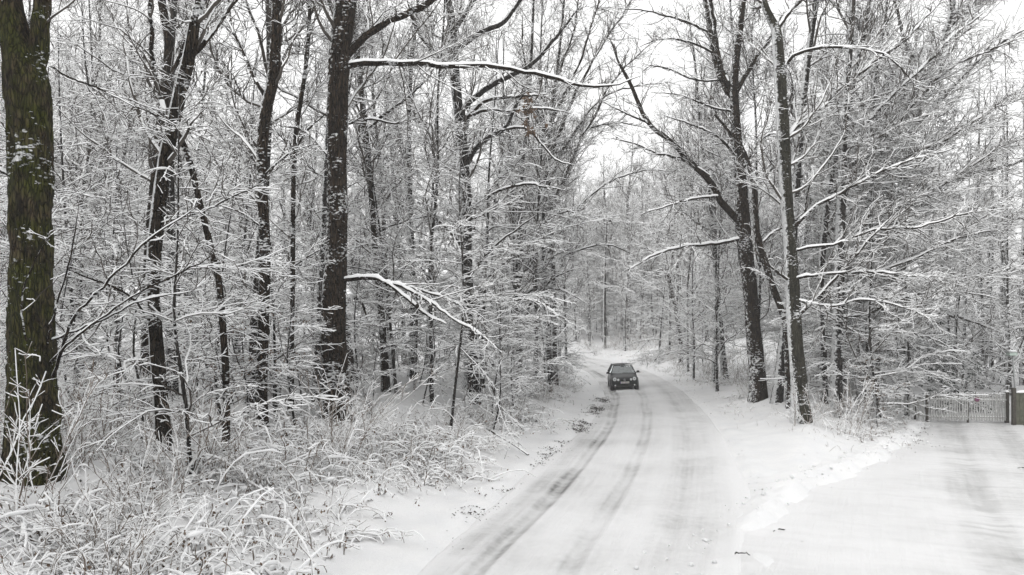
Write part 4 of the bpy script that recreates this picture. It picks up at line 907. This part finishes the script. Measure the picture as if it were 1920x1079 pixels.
# front end
q = MB(); q.box((0, -1.905, .60), (.70, .05, .11)); gr = q.build('grille', M['trim'], car, bevel=.012)
for i in range(3):
    q = MB(); q.box((0, -1.934, .565 + .035 * i), (.68, .012, .010)); q.build('grille_bar', M['trim'], gr)
q = MB(); q.box((0, -1.945, .27), (1.02, .06, .13)); q.build('lower_grille', M['trim'], car, bevel=.015)
q = MB(); q.box((0, -1.925, .40), (1.34, .05, .13), None, .98); q.build('bumper', M['paint'], car, bevel=.02)
def lamp(name, x, y, z, r, yaw):
    d = Vector((math.sin(yaw), -math.cos(yaw), .12)).normalized(); c = Vector((x, y, z))
    q = MB(); q.cyl(c - d * .10, c + d * .005, r * 1.16, r * 1.12, 20); rg = q.build(name, M['trim'], car, smooth=False)
    q = MB(); q.cyl(c, c + d * .016, r, r * .94, 20); ln = q.build('lens', M['lens'], rg)
    q = MB(); q.cyl(c + d * .014, c + d * .022, r * .42, r * .3, 14); q.build('reflector', M['chrome'], rg)
for sx in (-1, 1):
    lamp('headlight', .575 * sx, -1.925, .66, .112, .22 * sx)
    lamp('inner_light', .375 * sx, -1.955, .625, .068, .10 * sx)
    lamp('fog_light', .56 * sx, -1.955, .30, .046, .1 * sx)
# round emblem with the two stacked letters
q = MB(); q.cyl((0, -1.92, .605), (0, -1.945, .605), .068, .066, 22); em = q.build('emblem', M['trim'], car)
q = MB()
for i in range(22):
    a0, a1 = i * math.pi / 11, (i + 1) * math.pi / 11
    q.cyl((.062 * math.cos(a0), -1.948, .605 + .062 * math.sin(a0)), (.062 * math.cos(a1), -1.948, .605 + .062 * math.sin(a1)), .0075, .0075, 6)
for pts in ([(-.026, .055), (0, .008), (.026, .055)], [(-.053, .026), (-.024, -.05), (0, .002), (.024, -.05), (.053, .026)]):
    q.path([(x, -1.95, .605 + z) for x, z in pts], .007, 6)
q.build('emblem_letters', M['chrome'], em)
q = MB(); q.box((0, -1.962, .455), (.52, .012, .112)); pl = q.build('number_plate', M['plate'], car, bevel=.004)
q = MB(); q.box((-.238, -1.9695, .455), (.04, .003, .108)); q.build('plate_band', M['plate_blue'], pl)
q = MB()
for i, x in enumerate((-.185, -.135, -.09, .01, .06, .11, .165, .21)):       # the characters cannot be read in the photograph: strokes only
    q.box((x, -1.9695, .455), (.008, .003, .075)); q.box((x + .014, -1.9695, .455 + (.03 if i % 2 else -.03)), (.024, .003, .008)); q.box((x + .026, -1.9695, .455 + (.015 if i % 3 else -.01)), (.008, .003, .045))
q.build('plate_characters', M['trim'], pl)
for sx in (-1, 1):
    q = MB(); q.box((.90 * sx, -.72, .985), (.20, .09, .13), None, .8); mi = q.build('wing_mirror', M['trim'], car, bevel=.025)
    q = MB(); q.box((.80 * sx, -.72, .945), (.08, .05, .04)); q.build('mirror_arm', M['trim'], mi)
    for y in (-1.24, 1.22):
        q = MB(); q.cyl((.83 * sx, y, .30), (.60 * sx, y, .30), .385, .385, 24); q.build('wheel_arch', M['trim'], car)
        q = MB(); q.cyl((.845 * sx, y, .30), (.65 * sx, y, .30), .302, .302, 28); wh = q.build('wheel', M['tyre'], car, bevel=.03)
        q = MB(); q.cyl((.85 * sx, y, .30), (.80 * sx, y, .30), .20, .20, 20); q.build('rim', M['rim'], wh, bevel=.01)
    q = MB(); q.box((.835 * sx, .05, .42), (.012, 2.0, .05)); q.build('side_moulding', M['trim'], car)
q = MB(); q.cyl((0.05, .25, 1.455), (.05, .5, 1.72), .007, .003, 6); q.build('antenna', M['trim'], car)

# ------------------------------------------------------------------ gate, fence, wall, lamp
M['wood_grey'] = simple('weathered_paint', (0.38, 0.38, 0.37), 0.8, var=.3, vscale=9.0)
M['post'] = simple('dark_wood', (0.055, 0.048, 0.04), 0.9, var=.4, vscale=12.0)
M['board'] = simple('green_boards', (0.085, 0.086, 0.062), 0.85, var=.35, vscale=7.0)
M['red'] = simple('red_sign', (0.13, 0.035, 0.05), 0.6)
M['steel'] = simple('grey_steel', (0.35, 0.36, 0.36), 0.5, .4)
M['lampglass'] = simple('lamp_glass', (0.42, 0.50, 0.45), 0.15, coat=.5)
GY = 33.7
def fence_run(name, label, x0, y0, x1, y1, h, n, rails, cat, zoff=0.0, stile=()):
    z0, z1 = gz(x0, y0), gz(x1, y1); zb = min(z0, z1)
    o = thing(name, (x0, y0, zb), label, cat)
    d = Vector((x1 - x0, y1 - y0, 0)); L = d.length; a = math.atan2(d.y, d.x); o.rotation_euler = (0, 0, a)
    w = L / n
    q = MB(); q.box((0, 0, h / 2), (w * .44, .022, h - .06)); q.box((0, 0, h - .015), (w * .5, .022, .03), None, .3); picket = q.build('picket', M['wood_grey'], o)
    q = MB(); q.box((0, 0, h + .012), (w * .46, .03, .03), None, .4); cap = q.build('snow_cap', M['tsnow'], picket)
    g_ = np.random.default_rng(int(x0 * 10))
    for i in range(n):
        c, k_ = (picket, cap) if i == 0 else (picket.copy(), cap.copy())
        if i: COL.objects.link(c); COL.objects.link(k_); k_.parent = c
        t = (i + .5) / n; c.location = (L * t, g_.normal(0, .006), z0 + (z1 - z0) * t - zb + .06 + g_.normal(0, .012) + zoff); c.rotation_euler = (0, g_.normal(0, .012), 0)
    zr = -math.atan2(z1 - z0, L); mid = (z0 + z1) / 2 - zb
    for r_ in rails:
        q = MB(); q.box((0, .03, 0), (L, .035, .05)); rl = q.build('rail', M['wood_grey'], o); rl.location = (L / 2, 0, mid + r_ + zoff); rl.rotation_euler = (0, zr, 0)
        q = MB(); q.box((0, .03, .038), (L * .99, .04, .03), None, .96); q.build('snow_cap', M['tsnow'], rl)
    return o, L
gxl, gxr = (1741 - 960) / F * GY, (1890 - 960) / F * GY; gxm = (1818 - 960) / F * GY
fence_run('gate_leaf', 'left leaf of the grey picket gate, next to the low fence', gxl + .06, GY, gxm - .03, GY, 1.17, 15, (.22, .95), 'gate')
fence_run('gate_leaf', 'right leaf of the grey picket gate, with the round red sign', gxm + .03, GY, gxr - .06, GY, 1.17, 14, (.22, .95), 'gate')
fence_run('picket_fence', 'low picket fence running left from the gate into the bushes', gxl - 2.6, GY + 2.0, gxl - .08, GY + .1, .80, 18, (.2, .62), 'fence')
fence_run('picket_fence', 'far picket fence standing behind the low fence left of the gate', gxl - 3.4, GY + 6.5, gxl + .2, GY + 6.0, .8, 24, (.2, .62), 'fence')
for x, w, h, lab in ((gxl, .1, 1.12, 'dark post at the left end of the picket gate'), (gxm, .07, 1.1, 'thin dark middle post between the gate leaves'), (gxr + .03, .14, 1.28, 'thick dark post at the right end of the gate'), (gxl - .35, .08, .85, 'dark leaning post in the low fence beside the gate')):
    yy = GY + (.05 if x > gxl - .1 else .35); o = thing('gate_post', (x, yy, gz(x, yy) - .1), lab, 'post', 'posts of the gate')
    q = MB(); q.box((0, .08, h / 2 + .05), (w, w, h + .1), None, .94); q.build('post', M['post'], o, bevel=.01)
    q = MB(); q.box((0, .08, h + .135), (w * 1.15, w * 1.15, .07), None, .55); q.build('snow_cap', M['tsnow'], o, bevel=.02)
sx_ = (1831 - 960) / F * GY; sg = thing('round_sign', (sx_, GY - .03, gz(sx_, GY) + .98), 'small round red sign hung on the gate', 'sign')
q = MB(); q.cyl((0, 0, 0), (0, -.012, 0), .105, .105, 24); q.build('disc', M['red'], sg)
q = MB(); q.cyl((0, -.012, 0), (0, -.016, 0), .075, .075, 24); q.build('face', simple('sign_face', (.16, .05, .12), .6), sg)
# boarded wall at the right edge
wx = (1903 - 960) / F * (GY - .6); wy = GY - .6; wz = gz(wx, wy)
bw = thing('board_fence', (wx, wy, wz - .1), 'greenish boarded fence with snow on top at the right edge', 'fence')
for i in range(14):
    q = MB(); q.box((.09 + .16 * i, 0, .72), (.15, .035, 1.35 + .02 * (i % 3))); q.build('board', M['board'], bw)
for z in (.35, 1.2):
    q = MB(); q.box((1.15, .045, z), (2.3, .05, .09)); q.build('rail', M['board'], bw)
q = MB(); q.box((-.05, 0, .8), (.14, .14, 1.65)); q.build('corner_post', M['post'], bw, bevel=.01)
q = MB(); q.box((1.15, 0, 1.47), (2.4, .13, .10), None, .8); q.build('snow_cap', M['tsnow'], bw, bevel=.03)
# lamp on a leaning pole behind the gate
LYY = GY + 3.5; lx = (1907 - 960) / F * LYY; lz = gz(lx, LYY); top = P(1899, 668, LYY)
lp = thing('lamp_post', (lx, LYY, lz - .2), 'thin pale lamp post with a boxy glass lantern behind the gate', 'lamp')
tv = Vector(top) - Vector((lx, LYY, lz - .2))
q = MB(); q.cyl((0, 0, 0), tv, .045, .03, 10); q.build('pole', M['steel'], lp, smooth=True)
q = MB(); q.box(tv + Vector((-.05, 0, .10)), (.34, .26, .15), None, 1.1); q.build('lantern', M['lampglass'], lp, bevel=.015)
q = MB(); q.box(tv + Vector((-.05, 0, .195)), (.40, .32, .04), None, .9); hd = q.build('hood', M['steel'], lp)
q = MB(); q.box(tv + Vector((-.05, 0, .245)), (.38, .30, .06), None, .75); q.build('snow_cap', M['tsnow'], hd, bevel=.02)
# spruces and larches beyond the gate
def put(pr, px, Y, sc, label, cat, group, rz=0, tilt=(0, 0), dz=0):
    x = (px - 960) / F * Y; return pr.place((x, Y, gz(x, Y) - .03 + dz), rz, sc, label, cat, group, tilt)
put(SPRU[0], 1765, 38, .8, 'broad snowy spruce behind the left end of the gate', 'tree', 'spruces by the gate')
put(SPRU[1], 1828, 38, .62, 'small pointed snowy spruce behind the middle of the gate', 'tree', 'spruces by the gate', 1.0)
put(SPRU[0], 1700, 47, 1.1, 'half hidden spruce left of the gate behind snowy twigs', 'tree', 'spruces by the gate', 2.2)
for i, (px, Y, sc, tl) in enumerate(((1788, 44, .9, -.07), (1802, 46, .9, -.07), (1838, 45, 1, 0), (1848, 48, 1, .02), (1860, 47, 1, -.02), (1872, 46, .95, -.03), (1880, 50, 1, -.02), (1893, 42, 1.1, -.02), (1918, 45, 1.1, 0))):
    put(LARCH[i % 2], px, Y, sc, 'slim bare conifer behind the gate, %s from left' % ORD[i], 'tree', 'slim conifers beyond the gate', i * 1.7, (0, tl))

# ------------------------------------------------------------------ small things lying about
def stick(name, label, a, b_, r0, bend, cat='branch', fork=None):
    A = np.array([(a[0] - 960) / F * a[2], a[2], 0.]); B = np.array([(b_[0] - 960) / F * b_[2], b_[2], 0.])
    A[2] = gz(A[0], A[1]) + (a[3] if len(a) > 3 else .02); B[2] = gz(B[0], B[1]) + (b_[3] if len(b_) > 3 else .02)
    n = 10; t = np.linspace(0, 1, n)[:, None]; p = A + (B - A) * t; p[:, 2] += bend * np.sin(t[:, 0] * math.pi); p[1:-1] += rng.normal(0, .008, (n - 2, 3))
    o = A.copy(); me = branch_mesh('wood', [((p[None] - o, np.linspace(r0, r0 * .5, n)[None]), 8, .35)], [M['bark'], M['tsnow']], .02)
    th = thing(name, tuple(o), label, cat); link('wood', me, th); return th
ya = foot(990, 855); yb = ya + 1.0
stick('fallen_branch', 'fallen dark branch lying on the snowy verge left of the road', (991, 0, ya), (912, 0, yb, .32), .035, .03)
yc = foot(1395, 1045); stick('fallen_twig', 'short curved dark twig on the snow at the bottom right of the road', (1378, 0, yc + .15), (1406, 0, yc), .012, .03, 'twig')
yc = foot(1465, 997); stick('fallen_twig', 'tiny straight dark twig on the snow between road and drive', (1460, 0, yc), (1472, 0, yc), .012, .0, 'twig')
yc = foot(1905, 880); stick('fallen_twig', 'dark twig on the driveway at the right edge', (1908, 0, yc), (1925, 0, yc - .1), .015, .02, 'twig')

def litter(name, label, pts, sz, seed, mat):
    g_ = np.random.default_rng(seed); vs, fs = [], []
    for x, y in pts:
        z = gz(x, y); s_ = sz * g_.uniform(.4, 1.5); a = g_.uniform(0, 6.28); b = len(vs) * 4
        e = np.array([math.cos(a), math.sin(a), g_.normal(0, .3)]) * s_; f_ = np.array([-math.sin(a), math.cos(a), g_.normal(0, .3)]) * s_ * .5
        o = np.array([x, y, z + .012 + .012 * g_.random()]); vs.append([o - e, o - f_, o + e, o + f_ + [0, 0, s_ * .5]])
    v = np.array(vs).reshape(-1, 3); b = np.arange(len(vs))[:, None] * 4
    return link(name, mesh_np(name, v, [b + np.array([[0, 1, 2]]), b + np.array([[0, 2, 3]])], mat, smooth=False), kind='stuff', label=label, category='litter')
def along_road(n, s0, s1, u, su, seed, loose=0.0):
    g_ = np.random.default_rng(seed); s_ = g_.uniform(s0, s1, n); cx = np.interp(s_, road_s, road_c[:, 0]); cyy = np.interp(s_, road_s, road_c[:, 1])
    nx_ = np.interp(s_, road_s, road_nrm[:, 0]); ny_ = np.interp(s_, road_s, road_nrm[:, 1]); l_ = np.sign(u) * road_half(cyy) + u - np.sign(u) * 0 + g_.normal(0, su, n)
    xx = cx + nx_ * l_; yy = cyy + ny_ * l_; keep = vnoise(xx, yy, .9, 4) + .7 * vnoise(xx, yy, .25, 5) > g_.uniform(-.05, .45, n) - loose
    return [(a, b) for a, b, k_ in zip(cx + nx_ * l_, cyy + ny_ * l_, keep) if k_]
litter('roadside_litter', 'dark leaves and soil showing through snow along the left road edge', along_road(5200, 28, 44, -.10, .2, 1, .16) + along_road(2200, 13, 32, -.05, .16, 2, .05), .024, 3, M['dirt'])
litter('roadside_litter', 'sparse leaf crumbs along the right road edge', along_road(500, 18, 60, .12, .25, 4), .02, 5, M['dirt'])
dl = [(a + rng.normal(0, .25), b + rng.normal(0, .5)) for a, b in zip(np.interp(np.linspace(15, 31, 150), drive_c[:, 1], drive_c[:, 0]) - drive_half(np.linspace(15, 31, 150)) * .95, np.linspace(15, 31, 150)) if rng.random() < .2 + .8 * (b > 27)]
litter('drive_litter', 'dark crumbs and leaves along the left edge of the drive', dl, .03, 6, M['dirt'])
# clods of ploughed snow along the ridge between road and drive
def clods(n, seed):
    g_ = np.random.default_rng(seed); V, Fc = [], []
    t = (1 + 5 ** .5) / 2; ico = unit(np.array([(-1, t, 0), (1, t, 0), (-1, -t, 0), (1, -t, 0), (0, -1, t), (0, 1, t), (0, -1, -t), (0, 1, -t), (t, 0, -1), (t, 0, 1), (-t, 0, -1), (-t, 0, 1)], float))
    fi = np.array([(0, 11, 5), (0, 5, 1), (0, 1, 7), (0, 7, 10), (0, 10, 11), (1, 5, 9), (5, 11, 4), (11, 10, 2), (10, 7, 6), (7, 1, 8), (3, 9, 4), (3, 4, 2), (3, 2, 6), (3, 6, 8), (3, 8, 9), (4, 9, 5), (2, 4, 11), (6, 2, 10), (8, 6, 7), (9, 8, 1)])
    for i in range(n):
        y = g_.uniform(10, 30); x = np.interp(y, drive_c[:, 1], drive_c[:, 0]) - drive_half(y) * 1.2 + g_.normal(-.2, .4); s_ = .015 + .045 * g_.random() ** 3
        V.append(ico * s_ * g_.uniform(.6, 1.3, (12, 1)) + [x, y, gz(x, y) + s_ * .4]); Fc.append(fi + 12 * i)
    return link('snow_clods', mesh_np('snow_clods', np.vstack(V), np.vstack(Fc), M['snow']), kind='stuff', label='crumbled clods of ploughed snow between road and drive', category='snow')
clods(200, 2)
# dead grass and weed stalks poking through the snow of the verges
def stalks(n, seed):
    g_ = np.random.default_rng(seed); pts = []
    while len(pts) < n:
        y = 11 + 45 * g_.random() ** 1.5; px = g_.uniform(480, 1760); x = (px - 960) / F * y
        _, er, ed, dr, dd = base_ground(np.array([x]), np.array([y]))
        if er[0] > .5 and ed[0] > .4 and vnoise(x, y, 1.1, 6) + .35 * sstep(.5, 2.8, min(er[0], ed[0])) > g_.uniform(.12, .55): pts.append((x, y, gz(x, y)))
    o = np.array(pts); N = 4; D = unit(np.c_[g_.normal(0, .5, (n, 2)), np.ones(n)]); L = g_.uniform(.06, .32, n); p = np.empty((n, N, 3)); p[:, 0] = o - [0, 0, .02]
    for k in range(1, N): D = unit(D + g_.normal(0, .2, (n, 3)) - [0, 0, .12 * k]); p[:, k] = p[:, k - 1] + D * (L / (N - 1))[:, None]
    r = np.linspace(.004, .002, N)[None].repeat(n, 0)
    return link('verge_grass', branch_mesh('verge_grass', [((p, r), 4, 1.0)], [M['twig_red'], M['tsnow']], .012), kind='stuff', label='thin dead stalks poking through the snow of the verges', category='grass')
stalks(1800, 3)
# hanging cluster of brown oak leaves
lc_y = 29.0; c0 = P(995, 215, lc_y); lf = thing('leaf_cluster', tuple(c0), 'cluster of brown withered leaves hanging high beside the road', 'leaves')
g_ = np.random.default_rng(9); ps = np.array([[g_.normal(0, .22), g_.normal(0, .2), g_.uniform(-.75, .75)] for _ in range(26)]); ps[:, 0] += ps[:, 2] * -.18
link('dead_leaves', leaf_mesh((ps[:, None, :].repeat(2, 1), None), 14, g_, .14), lf, kind='stuff')
q = MB(); q.path([(-.5, 0, .9), (-.2, 0, .6), (0, 0, .1), (.12, 0, -.5)], .012, 6); q.build('twig', M['bark'], lf)
print('details', round(time.time() - T0, 1), TRIS, len(bpy.data.objects))

# ------------------------------------------------------------------ the damp winter air
hz_m = bpy.data.materials.new('haze'); hz_m.use_nodes = True; hn = hz_m.node_tree.nodes; hn.clear()
pv = hn.new('ShaderNodeVolumePrincipled'); pv.inputs['Color'].default_value = (.97, .97, .97, 1); pv.inputs['Density'].default_value = 0.0010; pv.inputs['Anisotropy'].default_value = 0.0
ho = hn.new('ShaderNodeOutputMaterial'); hz_m.node_tree.links.new(pv.outputs[0], ho.inputs['Volume'])
q = MB(); q.box((5, 142, 16.5), (490, 330, 41)); q.build('haze', hz_m, None, kind='stuff')
